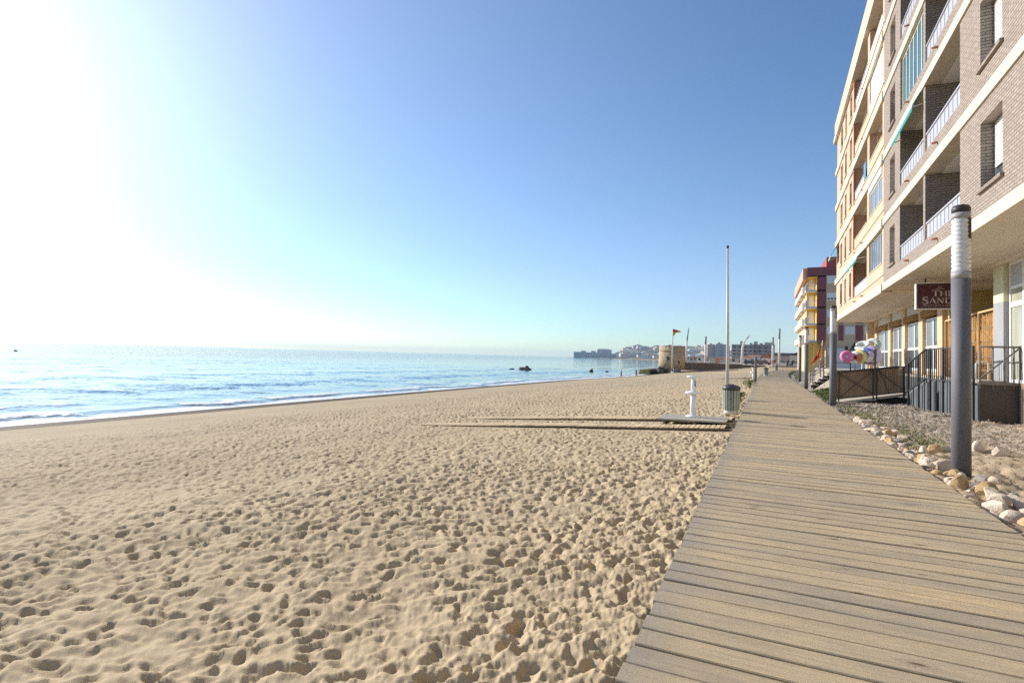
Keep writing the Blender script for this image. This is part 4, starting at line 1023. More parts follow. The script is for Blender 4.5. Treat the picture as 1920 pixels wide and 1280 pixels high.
# ------------------------------------------------------------------ flagpole and foot showers
fp = thing('flagpole', 'tall bare white flagpole rising behind the nearest litter bin', 'flagpole', (-1.12, 19.25, -.2))
s = MB(); s.tube([(0, 0, 0), (-.01, 0, 2.6), (-.05, 0, 5.5)], [.052, .045, .03], 12); s.build('pole', mat('pole_paint', (.55, .53, .51), .45, .1, 2, 30, .05, spec=.5), fp)
s = MB(); s.lathe([(.03, 5.49), (.045, 5.53), (.04, 5.57), (.001, 5.6)], 12, (-.05, 0, 0)); s.build('finial', M_STEEL, fp)
s = MB(); s.lathe([(.11, .05), (.11, .12), (.06, .16)], 14); s.build('base_flange', M_CONC, fp)
s = MB(); s.tube([(.05, 0, .9), (.02, 0, 3), (-.03, 0, 5.4)], .006, 4); s.build('halyard', M_WHITE, fp)
def shower(x, y, zb, label):
    b = thing('foot_shower', label, 'foot shower', (x, y, zb), R_(-30), 'white foot showers')
    m = mat('shower_white', (.84, .84, .83), .35, .04, 2, 30, .02, spec=.5)
    s = MB(); s.lathe([(.20, 0), (.20, .03), (.085, .045), (.08, .045)], 24); s.build('foot_plate', m, b)
    s = MB(); s.lathe([(.080, .045), (.074, .645)], 20); s.build('lower_column', m, b)
    s = MB(); s.lathe([(.10, .645), (.215, .665), (.225, .69), (.20, .712), (.07, .716)], 26); s.build('middle_dish', m, b)
    s = MB(); s.lathe([(.066, .716), (.062, 1.09)], 20); s.build('upper_column', m, b)
    s = MB(); s.lathe([(.06, 1.088), (.15, 1.105), (.19, 1.135), (.18, 1.16), (.02, 1.165)], 26); o = s.build('top_dish', m, b)
    s = MB(); s.tube([(-.20, 0, .66), (-.25, 0, .64), (-.25, 0, .60)], .016, 8); s.lathe([(.018, .95), (.018, .99)], 10, (.072, 0, 0)); s.build('tap', mat('chrome', (.6, .6, .6), .2, .05, 2, 30, 0, metal=1.), b)
    s = MB(); s.box(.058, .068, -.03, .03, .86, 1.02); s.build('emblem', mat('emblem_blue', (.18, .2, .45), .5, .3, 9, 30, 0), b)
    return b
s1 = shower(-1.86, 16.45, -.02, 'white foot shower with two dishes on the wooden platform in front of the bin')
copy_tree(s1, 'distant white foot shower beside the short grey post', (-1.0, 54.8, -.10))

# ------------------------------------------------------------------ boardwalk strips laid on the sand
def strip(y0, y1, x0, x1, label, pieces=True, pitch=.125):
    w = thing('beach_walkway', label, 'walkway', (0,0,0), 0, 'wooden walkways laid over the sand')
    zt = lambda x: float(sand_base(np.array([x]), np.array([(y0+y1)/2]))[0])+.02+.05*sstep(x0, x0+5., x)
    M = mat('strip_plank', (.58, .45, .28), .85, .18, 2, 50, .3, rand=.16)
    L = x1-x0; n = int(L/pitch); me = None; q = random.Random(int(y0))
    mb = MB(); mb.box(-pitch/2+.012, pitch/2-.012, -(y1-y0)/2, (y1-y0)/2, -.03, 0); me = mb.mesh('plank', M)
    sl = math.atan2(zt(x1)-zt(x0), L)
    if pieces:
        for i in range(n):
            x = x0+pitch*(i+.5); o = link('plank', me, w, (x, (y0+y1)/2+q.uniform(-.008, .008), zt(x)+q.uniform(-.003, .003))); o.rotation_euler = (0, -sl, q.uniform(-.012, .012))
    s = MB()
    for yy in (y0+.06, y1-.06): s.bar((x0, yy, zt(x0)-.055), (x1, yy, zt(x1)-.055), .05, .045)
    s.build('bearer', mat('joist_wood', ()), w); return w
strip(14.72, 15.50, -9.9, -.80, 'front wooden walkway of cross planks running down the sand to the left')
strip(16.95, 17.75, -9.6, -.80, 'rear wooden walkway of cross planks behind the foot shower platform')
strip(63.2, 64.0, -6.3, -.75, 'distant narrow walkway crossing the sand behind the bin and flagpole', True, .2)
pf = thing('shower_platform', 'flat grey plank platform carrying the white foot shower', 'platform', (0,0,0))
M = mat('grey_plank', (.38, .345, .29), .85, .15, 2, 50, .3, rand=.08)
for i in range(10):
    s = MB(); yy = 15.52+.142*i; s.add([(-2.72, yy, -.075), (-.92, yy, -.045), (-.92, yy+.135, -.045), (-2.72, yy+.135, -.075), (-2.72, yy, -.035), (-.92, yy, -.005), (-.92, yy+.135, -.005), (-2.72, yy+.135, -.035)], [(0,3,2,1),(4,5,6,7),(0,1,5,4),(1,2,6,5),(2,3,7,6),(3,0,4,7)]); s.build('plank', M, pf)
s = MB()
for x in (-2.5, -1.7, -1.1): s.box(x-.03, x+.03, 15.53, 16.93, -.2, -.078)
s.build('bearer', mat('joist_wood', ()), pf)

# ------------------------------------------------------------------ shrubs and tufts at the boardwalk edge
def shrub(x, y, r, h, label, seed, zf=None):
    z0 = float(sand_base(np.array([x]), np.array([y]))[0]) if x < 0 else float(ground_z(np.array([x]), np.array([y]))[0])
    o = thing('shrub', label, 'shrub', (x, y, z0)); rng = np.random.default_rng(seed); m = 900
    d = rng.standard_normal((m, 3)); d /= np.linalg.norm(d, axis=1)[:, None]; rad = rng.random(m)**.45
    c = d*rad[:, None]*np.array([r, r, h/2])+np.array([0, 0, h*.52]); c[:, 2] = np.abs(c[:, 2])
    c *= (1+.25*np.sin(d[:, :1]*4+seed))
    th = rng.uniform(0, 6.28, m); s = rng.uniform(.02, .045, m)*(1+r); up = rng.uniform(.2, 1.4, m)
    a = np.stack([np.cos(th), np.sin(th), up*.8], 1)*s[:, None]; b = np.stack([-np.sin(th), np.cos(th), .2*up], 1)*s[:, None]*.4
    V = np.stack([c-b, c+a*.6-b*.6, c+a*1.2, c+b], 1).reshape(-1, 3); F = (np.arange(m)[:, None]*4+np.arange(4)).tolist()
    me = bpy.data.meshes.new('foliage'); me.from_pydata(V, [], F); me.materials.append(mat('shrub_leaf', (.13, .19, .045), .7, .4, 6, 20, 0)); me.update(); link('foliage', me, o)
    st = MB(); q = random.Random(seed)
    for i in range(7): st.tube([(q.uniform(-.03, .03), q.uniform(-.03, .03), 0), (q.uniform(-r, r)*.6, q.uniform(-r, r)*.6, h*.75)], [.012, .004], 5)
    st.build('stems', mat('shrub_stem', (.14, .10, .05), .9, .2, 3, 20, 0), o)
shrub(-.98, 24.6, .28, .62, 'green shrub at the boardwalk edge just behind the nearest litter bin', 3)
shrub(-.96, 40.2, .42, .62, 'rounded green shrub on the sand at the left boardwalk edge, farther away', 4)
shrub(2.62, 57.5, .5, 1.0, 'green shrub on the right edge of the boardwalk beside the farthest lamp post', 5)
shrub(-1.15, 23.4, .18, .3, 'small weed at the foot of the shrub behind the nearest litter bin', 6)

# ------------------------------------------------------------------ flag and beach toys by the terrace
fl = thing('flag', 'red, yellow and black flag hanging on a leaning staff beside the terrace steps', 'flag', (3.02, 38.2, .9))
s = MB(); s.tube([(-.05, 0, 0), (.12, 0, 2.1)], .022, 8); s.build('staff', M_WHITE, fl)
nu, nv = 14, 18; V = []; Fc = []; mi = []
for j in range(nv+1):
    for i in range(nu+1):
        u, v = i/nu, j/nv
        V.append((.11-.10*v*.6-u*.62*(.35+.65*v), .10*math.sin(u*9+v*3)*u+.03*math.sin(v*7), 2.0-v*.85-u*.62))
for j in range(nv):
    for i in range(nu):
        Fc.append((j*(nu+1)+i, j*(nu+1)+i+1, (j+1)*(nu+1)+i+1, (j+1)*(nu+1)+i)); w = i/nu
        mi.append(2 if (w > .28 and w < .45 and j < 11) else (1 if w < .28 and j < 16 else 0))
s = MB(); s.add(V, Fc, 0, True); s.mi = mi
o = s.build('cloth', [mat('flag_red', (.55, .03, .025), .85, .1, 3, 60, .1), mat('flag_yellow', (.75, .45, .03), .85, .1, 3, 60, .1), mat('flag_black', (.03, .02, .02), .9, .1, 3, 60, .1)], fl)
sm = o.modifiers.new('thickness', 'SOLIDIFY'); sm.thickness = .006
def ring(name, label, loc, R, r, cols, axis, cat='swim ring'):
    o = thing(name, label, cat, loc); ns = len(cols)
    s = MB(); N, K = 36, 12; ax = Vector(axis).normalized(); u = ax.orthogonal().normalized(); v = ax.cross(u)
    for i in range(N):
        a = 2*math.pi*i/N; e = u*math.cos(a)+v*math.sin(a)
        for k in range(K):
            b = 2*math.pi*k/K; s.v.append(tuple(e*(R+r*math.cos(b))+ax*r*math.sin(b)))
    for i in range(N):
        for k in range(K):
            i2, k2 = (i+1) % N, (k+1) % K; s.f.append([i*K+k, i2*K+k, i2*K+k2, i*K+k2]); s.mi.append((i*ns*2//N) % ns); s.sm.append(True)
    b = s.build('tube', cols, o); vv = MB(); p = u*(R)+ax*(r+.01); vv.tube([p-ax*.02, p+ax*.025], .018, 8); vv.build('valve', M_WHITE, o); return o
PV = lambda n, c: mat('vinyl_'+n, c, .5, .08, 3, 30, .02, spec=.35)
ring('swim_ring', 'pink swim ring with a dark centre hanging on the terrace railing', (4.02, 34.85, 2.02), .20, .13, [PV('pink', (.70, .20, .40)), PV('lightpink', (.85, .22, .5))], (-.2, -1, .05))
ring('swim_ring', 'white and orange striped swim ring beside the pink one', (4.42, 34.95, 1.98), .22, .12, [PV('white', (.8, .8, .78)), PV('orange', (.6, .25, .12))], (-.75, -1, .05))
ring('swim_ring', 'yellow swim ring between the orange ring and the lilac one', (4.62, 35.05, 2.02), .27, .13, [PV('yellow', (.72, .62, .22)), PV('paleyellow', (.82, .76, .35))], (-.7, -1, .1))
ring('swim_ring', 'blue and white swim ring leaning against the large lilac one', (4.92, 35.1, 2.10), .28, .14, [PV('blue', (.12, .2, .5)), PV('white', (.8, .8, .78)), PV('lilac', (.62, .5, .75))], (-.6, -1, .15))
ring('swim_ring', 'large lilac swim ring at the right end of the row on the terrace', (5.18, 35.25, 2.10), .36, .18, [PV('lilac', (.62, .5, .75)), PV('palelilac', (.74, .66, .82))], (-.4, -1, .1))
ring('swim_ring', 'pale clear swim ring on top of the heap of beach toys', (4.85, 35.6, 2.62), .30, .13, [PV('clear', (.62, .68, .62)), PV('white', (.8, .8, .78))], (-.4, -.5, .8))
ring('swim_ring', 'white patterned swim ring hung highest beside the window pier', (5.35, 35.7, 2.68), .26, .14, [PV('white', (.8, .8, .78)), PV('palegreen', (.5, .62, .52))], (-.5, -1, .2))
cb = thing('toy_stand', 'dark stand holding a small black sailboat toy behind the pink swim ring', 'stand', (4.28, 35.6, 1.27))
s = MB(); s.bar((0, 0, 0), (0, 0, 1.1), .06); s.box(-.3, .3, -.15, .15, 1.1, 1.16); s.build('stand', M_STEEL, cb)
s = MB(); s.prism_axis([(-.02, 1.17), (.26, 1.17), (.22, 1.62)], -.02, .02, 'y'); s.box(-.28, -.12, -.06, .06, 1.165, 1.32); s.build('sail', M_STEEL, cb)
ch = thing('plastic_chair', 'white plastic chair on the terrace below the lilac swim ring', 'chair', (5.1, 35.6, 1.27), R_(200))
s = MB(); s.box(-.22, .22, -.22, .22, .42, .45); s.build('seat', M_WHITE, ch)
s = MB()
for i in range(5): s.box(-.2+.085*i, -.15+.085*i, .19, .22, .451, .85)
s.box(-.22, .22, .185, .225, .851, .92); s.build('backrest', M_WHITE, ch)
for sx in (-1, 1):
    for syy in (-1, 1): s = MB(); s.bar((sx*.21, syy*.21, 0), (sx*.19, syy*.19, .42), .035); s.build('leg', M_WHITE, ch)
    s = MB(); s.box(sx*.22-.02, sx*.22+.02, -.2, .2, .62, .65); s.bar((sx*.22, -.18, .451), (sx*.22, -.18, .62), .03); s.build('armrest', M_WHITE, ch)
# ------------------------------------------------------------------ purple and yellow block beyond
M_PURP = mat('purple_render', (.24, .085, .095), .8, .08, 1, 20, .05); M_YEL = mat('yellow_render', (.78, .50, .07), .8, .06, 1, 20, .05)
M_TAN = mat('tan_render', (.58, .44, .28), .85, .08, 1, 20, .05); M_SALM = mat('salmon_render', (.62, .36, .26), .8, .08, 1, 20, .05); M_GRIM = mat('grey_render', (.6, .6, .6), .8, .08, 1, 20, .05)
pb = thing('apartment_building', 'maroon, yellow and tan apartment block standing farther along the promenade', 'building', (0,0,0), 0, 'apartment blocks facing the beach')
Y0 = 104.0; FZ = [2.5, 5.4, 8.2, 11.0, 13.8, 16.2]
s = MB(); s.box(9.0, 24, Y0, 134, -.2, 16.2); s.box(6.3, 9.0, Y0+2.4, 134, -.2, 16.2); s.build('wall', M_TAN, pb)
s = MB(); s.box(6.2, 24.1, Y0-.1, 134.1, 16.2, 17.6); s.build('roof_parapet', M_PURP, pb)
s = MB(); s.box(5.6, 6.19, Y0+.3, 134, 15.6, 17.5); s.build('eaves', M_SALM, pb)
for k in range(4):
    z0, z1 = FZ[k+1], FZ[k+2]
    s = MB(); s.box(6.3, 7.7, Y0+2.3, Y0+2.395, z0, z1); s.box(7.62, 7.70, Y0+.02, Y0+2.29, z0, z1); s.box(6.3, 7.62, Y0+.1, Y0+2.29, z1-.22, z1-.16); s.build('balcony_wall', M_YEL, pb)
    s = MB(); s.box(6.0, 7.68, Y0-.25, Y0+2.28, z0-.25, z0); s.box(5.95, 6.25, Y0-.3, Y0-.05, z0, z0+1.0); s.build('balcony_slab', M_GRIM, pb)
    f = MB(); f.bar((6.25, Y0-.2, z0+1.), (7.6, Y0-.2, z0+1.), .05)
    for i in range(9): f.bar((6.28+.165*i, Y0-.2, z0), (6.28+.165*i, Y0-.2, z0+.98), .03)
    f.build('balcony_railing', M_WHITE, pb)
    f = MB(); f.box(6.6, 7.4, Y0+2.24, Y0+2.29, z0+.05, z0+2.1); f.build('balcony_door', M_WHITE, pb)
    for a, b in ((7.72, 8.97), (10.8, 11.5), (13.2, 14.2)):
        s = MB(); s.box(a, b, Y0-.08, Y0-.003, z0+.03, z1-.25); s.build('maroon_panel', M_PURP, pb)
    for a, b in ((9.1, 10.6), (11.7, 13.1), (14.4, 15.8), (17, 18.4)):
        f = MB(); f.box(a, b, Y0-.05, Y0-.002, z0+1.0, z0+2.3); fo = f.build('window', M_SHUT if k != 2 else M_WHITE, pb)
        if k in (2,):
            for i in range(3): p = MB(); p.box(a+.1+i*.48, a+.42+i*.48, Y0-.07, Y0-.052, z0+1.15, z0+1.45); p.build('pane', M_GLASS, fo)
        else: p = MB(); p.box((a+b)/2-.02, (a+b)/2+.02, Y0-.065, Y0-.052, z0+1.02, z0+2.28); p.build('mullion', M_GRIM, fo)
    for j in range(6):
        y = Y0+3.0+j*4.6; s = MB(); s.box(5.65, 6.29, y, y+3.4, z0-.2, z0); s.box(5.65, 5.75, y, y+3.4, z0, z0+.95); s.box(5.76, 6.29, y, y+.1, z0, z0+.95); s.build('side_balcony', M_CREAM if j % 2 else M_WHITE, pb)
s = MB(); s.box(6.28, 7.72, Y0-.1, Y0+2.3, 4.9, 5.14); s.build('porch_lintel', M_TAN, pb)
for x in (6.5, 7.3): s = MB(); s.box(x, x+.4, Y0-.05, Y0+.4, -.2, 4.89); s.build('porch_column', M_YEL, pb)
s = MB(); s.box(9.2, 15, Y0-.6, Y0-.01, -.2, 4.2); s.build('ground_floor', M_GRIM, pb)
rb = thing('apartment_building', 'salmon and red topped building peeking over the maroon block', 'building', (0,0,0), 0, 'apartment blocks facing the beach')
s = MB(); s.box(12.0, 26, 150, 172, -.2, 24.5); s.build('wall', M_SALM, rb); s = MB(); s.box(13.0, 26, 149.8, 172.2, 24.5, 27.0); s.build('roof_storey', mat('red_render', (.36, .08, .07), .8, .1, 1, 20, .05), rb)
for k in range(5):
    s = MB(); s.box(11.2, 11.99, 151, 156, 8+k*3, 8.9+k*3); s.build('balcony', M_CREAM, rb)

# ------------------------------------------------------------------ old watch tower, groyne, promenade wall
t = NT('rubble_masonry')
p2 = t.n('ShaderNodeVectorMath', {0: t.pos, 1: t.n('ShaderNodeVectorMath', {0: t.n('ShaderNodeTexNoise', {'Vector': t.pos, 'Scale': 1.5}).outputs[1], 1: (.35, .35, .35)}, operation='MULTIPLY').outputs[0]}, operation='ADD').outputs[0]
vo = t.n('ShaderNodeTexVoronoi', {'Vector': t.mapping(p2, (2.2, 2.2, 3.2)), 'Scale': 1.0}); n = t.noise(t.pos, 1.2, 5, .65)
c = t.ramp(vo.outputs['Color'], [(.2, (.40, .29, .17)), (.5, (.52, .39, .24)), (.8, (.30, .215, .13))])
c = t.mix(t.n('ShaderNodeMapRange', {0: n, 1: .4, 2: .65, 3: 0., 4: .5}).outputs[0], c, (.58, .45, .28))
t.set(Base_Color=c, Roughness=.9); t.bump(t.math('ADD', vo.outputs['Distance'], n), 1., .08); M_RUB = t.m
tw = thing('watch_tower', 'squat round stone watch tower at the far end of the beach', 'tower', (-20.3, 135.6, -.9))
s = MB(); s.lathe([(3.25, 0), (3.12, 2.0), (3.02, 4.35)], 40); s.build('wall', M_RUB, tw)
s = MB(); s.lathe([(3.03, 4.35), (3.10, 4.37), (3.10, 4.55), (3.02, 4.56), (2.98, 5.55)], 40); s.build('parapet', M_RUB, tw)
s = MB(); s.lathe([(2.99, 5.55), (3.02, 5.56), (3.02, 5.68), (2.6, 5.69), (2.6, 5.4), (.01, 5.4)], 40); s.build('coping', mat('coping_stone', (.62, .55, .44), .9, .1, 2, 20, .1), tw)
for a, z, w, h in ((-98, 2.3, .42, .75), (-52, 1.5, .3, .7)):
    s = MB(); s.box(-w/2, w/2, -.08, .3, 0, h); o = s.build('window_slot', M_DARK, tw); o.location = (3.1*math.cos(R_(a)), 3.1*math.sin(R_(a)), z); o.rotation_euler = (0, 0, R_(a+90))
gw = thing('promenade_wall', 'low dark stone wall running right from the watch tower', 'wall', (0,0,0))
s = MB()
pts = [(-18.2, 134.5), (-14, 136.4), (-10.9, 138.0), (-5.2, 140.9), (0, 143.2)]
for (a, b), (c_, d), z in zip(pts[:-1], pts[1:], (.8, .85, .8, .65)): s.add([(a, b, -.9), (c_, d, -.9), (c_, d, z), (a, b, z), (a-.3, b+.6, -.9), (c_-.3, d+.6, -.9), (c_-.3, d+.6, z), (a-.3, b+.6, z)], [(0,1,2,3),(7,6,5,4),(0,4,5,1),(1,5,6,2),(2,6,7,3),(3,7,4,0)])
s.build('masonry', mat('dark_masonry', (.17, .13, .095), .9, .3, 1.2, 8, .4), gw)
s = MB()
for (a, b), (c_, d), z in zip(pts[:-1], pts[1:], (.8, .85, .8, .65)): s.bar((a-.1, b+.3, z+.06), (c_-.1, d+.3, z+.06), .8, .12)
s.build('coping', mat('dusty_coping', (.36, .29, .21), .9, .2, 1.2, 8, .2), gw)
pm = link('promenade', (lambda q: q.mesh('promenade', mat('paving', (.48, .42, .34), .85, .1, .3, 4, .1)))(MB().add([(-17.9, 135.3, .55), (0, 143.9, .5), (6, 146.5, .55), (40, 160, .6), (40, 240, .8), (-12, 240, .8)], [(0,1,2,3,4,5)]))); tag(pm, kind='structure')
lw = thing('low_wall', 'pale low kerb wall along the promenade right of the dark stone wall', 'wall', (0,0,0)); s = MB(); s.bar((1.4, 143.6, .62), (9, 147.4, .72), .4, .5); s.bar((.6, 141.5, .25), (9.3, 145.5, .35), .5, .5); s.build('kerb', M_CREAM, lw)
def far_rock(x, y, z, sx, sy, sz, m, lab, grp, seed):
    o = link('rock', rock_mesh(seed, m), None, (x, y, z)); o.scale = (sx, sy, sz); o.rotation_euler = (0, 0, seed); tag(o, lab, 'rock', grp)
M_WETROCK = mat('wet_rock', (.055, .045, .038), .6, .4, 1.5, 12, .5, spec=.4); M_BRROCK = mat('brown_rock', (.20, .14, .09), .85, .35, 1.2, 10, .5)
far_rock(-54.0, 124.0, -1.95, 2.3, 1.2, .55, M_WETROCK, 'long black rock rising from the sea, the largest in the water', 'rocks in the sea', 3)
far_rock(-52.9, 124.3, -1.85, .8, .7, .9, M_WETROCK, 'dark knob of rock at the right end of the long sea rock', 'rocks in the sea', 4)
far_rock(-56.6, 123.0, -2.0, 1.2, .6, .35, M_WETROCK, 'flat low tip of rock left of the long sea rock', 'rocks in the sea', 5)
far_rock(-38.9, 131.0, -1.95, .9, .8, .75, M_WETROCK, 'small dark rounded rock in the sea nearer the two bathers', 'rocks in the sea', 6)
far_rock(-35.4, 132.5, -2.0, .7, .6, .25, M_WETROCK, 'tiny dark rock just awash beside the rounded sea rock', 'rocks in the sea', 7)
far_rock(-229, 98, -1.95, 0.55, .5, .4, M_WETROCK, 'lone dark rock far out in the glittering sea at the left', 'rocks in the sea', 8)
gro = thing('groyne', 'greenish weed-covered stone block at the water line beside the watch tower', 'groyne', (0,0,0))
s = MB(); s.add([(-26.2, 125.8, -2.4), (-23.6, 127.0, -2.4), (-22.6, 133, -2.4), (-25.5, 132, -2.4), (-26.0, 125.9, -.95), (-23.7, 127.1, -.75), (-22.7, 133, -.6), (-25.3, 132, -.8)], [(0,3,2,1),(4,5,6,7),(0,1,5,4),(1,2,6,5),(2,3,7,6),(3,0,4,7)]); s.build('block', mat('weedy_stone', (.36, .30, .12), .8, .3, 1.5, 10, .4), gro)
BL = ['dark boulder touching the weedy groyne block', 'brown boulder second from the groyne', 'dark boulder in front of the tower foot', 'brown boulder at the tower foot on the left', 'dark boulder behind the gap beside the groyne', 'brown boulder right of the tower foot', 'low dark boulder nearest the beach', 'small brown boulder at the right end of the heap']
for i, (x, y, z, a, b, c_) in enumerate([(-23.0, 127.4, -1.4, .9, .8, .75), (-21.8, 127.9, -1.4, .8, .9, .7), (-21.0, 128.6, -1.1, .9, .8, .8), (-20.3, 129.3, -.9, .9, .9, .8), (-22.2, 129.0, -1.0, 1.1, .9, .8), (-19.2, 130.6, -.8, .8, .8, .7), (-20.9, 126.9, -1.7, .8, .6, .5), (-18.4, 131.8, -.7, .7, .7, .5)]):
    far_rock(x, y, z, a, b, c_, M_BRROCK if i % 2 else M_WETROCK, BL[i], 'boulders below the tower', 20+i)

# ------------------------------------------------------------------ masts, lamps and the flag by the tower
M_MAST = mat('mast_paint', (.72, .72, .70), .5, .06, 1, 20, 0); M_MASTD = mat('mast_dark', (.28, .31, .34), .5, .08, 1, 20, 0)
tf = thing('flagpole', 'white flagpole in front of the watch tower flying a red and yellow pennant', 'flagpole', (-19.7, 131.9, -.6))
s = MB(); s.tube([(0,0,0), (0,0,9.3)], [.2, .1], 8); s.build('pole', M_MAST, tf)
s = MB(); s.add([(0, 0, 9.2), (1.9, .1, 8.65), (1.8, .1, 8.5), (.75, -.1, 8.35), (.3, 0, 7.6), (.05, 0, 7.7)], [(0,1,2,3,4,5)], 1); s.add([(0, -.16, 9.24), (.9, -.14, 9.0), (1.92, -.06, 8.66), (1.0, -.14, 8.62), (.4, -.17, 8.62), (.02, -.16, 8.65)], [(0,1,2,3,4,5)], 0)
o = s.build('pennant', [mat('flag_red', ()), mat('flag_yellow', ())], tf); o.modifiers.new('thickness', 'SOLIDIFY').thickness = .03
def mast(x, y, z, h, kind, lab):
    o = thing('mast' if kind == 'straight' else 'street_lamp', lab, 'mast' if kind == 'straight' else 'street lamp', (x, y, z))
    if kind == 'blade':
        s = MB(); s.tube([(0,0,0), (0,0,h*.66)], [.22, .19], 8); s.build('pole', M_MAST, o); s = MB(); s.add([(-.13, -.1, h*.64), (.22, -.1, h*.64), (.52, -.1, h), (.40, -.1, h), (-.13, .1, h*.64), (.22, .1, h*.64), (.52, .1, h), (.40, .1, h)], [(0,1,2,3),(7,6,5,4),(0,4,5,1),(1,5,6,2),(2,6,7,3),(3,7,4,0)]); s.build('blade', M_MASTD, o)
    elif kind == 'curved':
        s = MB(); s.tube([(0,0,0), (.1,0,h*.55), (.3,0,h*.72), (.75,0,h*.88), (1.45,0,h)], [.28,.25,.23,.19,.1], 8); s.build('pole', M_MAST, o); s = MB(); s.tube([(1.1,0,h*.93), (1.75,0,h*1.03)], [.16,.06], 8); s.build('lamp_head', M_MASTD, o)
    else:
        s = MB(); s.tube([(0,0,0), (0,0,h)], [.28, .2], 10); s.build('pole', M_MAST, o); s = MB(); s.tube([(0,0,h*.72), (0,0,h*1.0)], .235, 10); s.build('upper_section', M_MASTD, o)
mast(-17.6, 140.4, .5, 8.9, 'blade', 'white lamp mast with a grey blade top right of the watch tower')
mast(-13.4, 142.6, .5, 6.9, 'straight', 'grey straight mast standing against the distant hillside houses')
mast(-5.3, 146.4, .5, 7.2, 'curved', 'white street lamp with a curved top right of the tall flagpole')
mast(1.6, 149.5, .5, 7.2, 'straight', 'slim mast with a darker top at the right end of the distant apartment block')
mast(3.05, 150.2, .5, 9.4, 'straight', 'tallest thick white mast, above the distant walkers')

# ------------------------------------------------------------------ people
def person(x, y, z, h, rz, label, top, low, skin=(.42, .25, .17), hair=(.06, .04, .03), stride=.12, sit=False, bare=False):
    P = thing('person', label, 'person', (x, y, z), rz)
    k = h/1.72
    J = {'pel': (0,0,.93,.115), 'wst': (0,.01,1.10,.115), 'chs': (0,.0,1.30,.14), 'nck': (0,.01,1.46,.055), 'hd0': (0,-.01,1.56,.075), 'hd1': (0,-.01,1.66,.085),
         'shL': (.17,0,1.39,.06), 'elL': (.23,.02+stride*.4,1.12,.042), 'wrL': (.22,-.08+stride*.5,.88,.030), 'haL': (.22,-.10+stride*.5,.79,.032),
         'shR': (-.17,0,1.39,.06), 'elR': (-.23,.02-stride*.4,1.12,.042), 'wrR': (-.22,-.08-stride*.5,.88,.030), 'haR': (-.22,-.10-stride*.5,.79,.032),
         'hpL': (.09,0,.86,.095), 'knL': (.10,-.04-stride,.49,.06), 'anL': (.10,-.02-stride*1.2,.09,.04), 'ftL': (.11,-.17-stride*1.2,.03,.035),
         'hpR': (-.09,0,.86,.095), 'knR': (-.10,-.02+stride*.7,.49,.06), 'anR': (-.10,.04+stride*1.6,.09,.04), 'ftR': (-.11,-.09+stride*1.6,.03,.035)}
    E = [('pel','wst'),('wst','chs'),('chs','nck'),('nck','hd0'),('hd0','hd1'),('chs','shL'),('shL','elL'),('elL','wrL'),('wrL','haL'),('chs','shR'),('shR','elR'),('elR','wrR'),('wrR','haR'),('pel','hpL'),('hpL','knL'),('knL','anL'),('anL','ftL'),('pel','hpR'),('hpR','knR'),('knR','anR'),('anR','ftR')]
    if sit:
        for n in J:
            a = list(J[n])
            if n[:2] in ('kn',): a[1] -= .42; a[2] = .95-.5
            elif n[:2] in ('an', 'ft'): a[1] -= .62; a[2] -= -.02
            if n[:2] not in ('kn', 'an', 'ft'): a[2] -= .80
            J[n] = tuple(a)
    names = list(J); idx = {n: i for i, n in enumerate(names)}
    me = bpy.data.meshes.new('body'); me.from_pydata([tuple(c*k for c in J[n][:3]) for n in names], [(idx[a], idx[b]) for a, b in E], [])
    o = bpy.data.objects.new('body', me); S.collection.objects.link(o)
    o.modifiers.new('skin', 'SKIN'); 
    for n in names: me.skin_vertices[0].data[idx[n]].radius = (J[n][3]*k,)*2
    me.skin_vertices[0].data[idx['pel']].use_root = True
    o.modifiers.new('sub', 'SUBSURF').levels = 1
    dg = bpy.context.evaluated_depsgraph_get(); m2 = bpy.data.meshes.new_from_object(o.evaluated_get(dg)); bpy.data.objects.remove(o)
    m2.materials.clear()
    for nm, c in (('skin', skin), ('top', top), ('low', low), ('hair', hair)): m2.materials.append(mat('cloth_%s_%d_%d_%d' % (nm, int(c[0]*99), int(c[1]*99), int(c[2]*99)), c, .85, .08, 5, 40, 0))
    dz = -.80*k if sit else 0
    for p in m2.polygons:
        q = p.center; zz = (q.z-dz)/k; ax = abs(q.x)/k
        i = 0
        if zz > 1.62 or (zz > 1.55 and q.y > .02*k): i = 3
        elif zz > 1.47: i = 0
        elif zz > .96 and not (ax > .19 and zz < 1.22): i = 0 if bare else 1
        elif ax < .19 and zz > (.62 if bare else .12) : i = 2
        p.material_index = i; p.use_smooth = True
    link('body', m2, P); return P
person(-23.1, 96.4, -2.08, 1.7, R_(100), 'bather in dark trunks wading at the water edge, left of two', (.3,.2,.15), (.04,.05,.10), bare=True)
person(-20.7, 97.6, -2.0, 1.7, R_(60), 'bather in dark shorts standing at the water edge, right of two', (.5,.3,.25), (.06,.05,.06), bare=True)
person(4.6, 140.0, .38, 1.78, R_(200), 'person in dark clothes walking on the far promenade, left of a pair', (.03,.03,.05), (.03,.03,.04))
person(5.55, 140.6, .40, 1.75, R_(190), 'person in black walking on the far promenade, right of a pair', (.02,.02,.025), (.03,.03,.035), stride=.05)
person(1.5, 138.4, .40, 1.75, R_(20), 'runner in an orange top by the far bend of the boardwalk', (.62,.16,.07), (.45,.3,.24), stride=.2)
person(-18.2, 127.4, -1.35, 1.7, R_(120), 'person in blue sitting on the sand below the watch tower', (.08,.12,.35), (.10,.12,.30), sit=True, stride=0)
person(-18.9, 128.6, -1.2, 1.7, R_(90), 'person in white sitting on the sand below the watch tower', (.7,.7,.72), (.5,.5,.55), sit=True, stride=0)
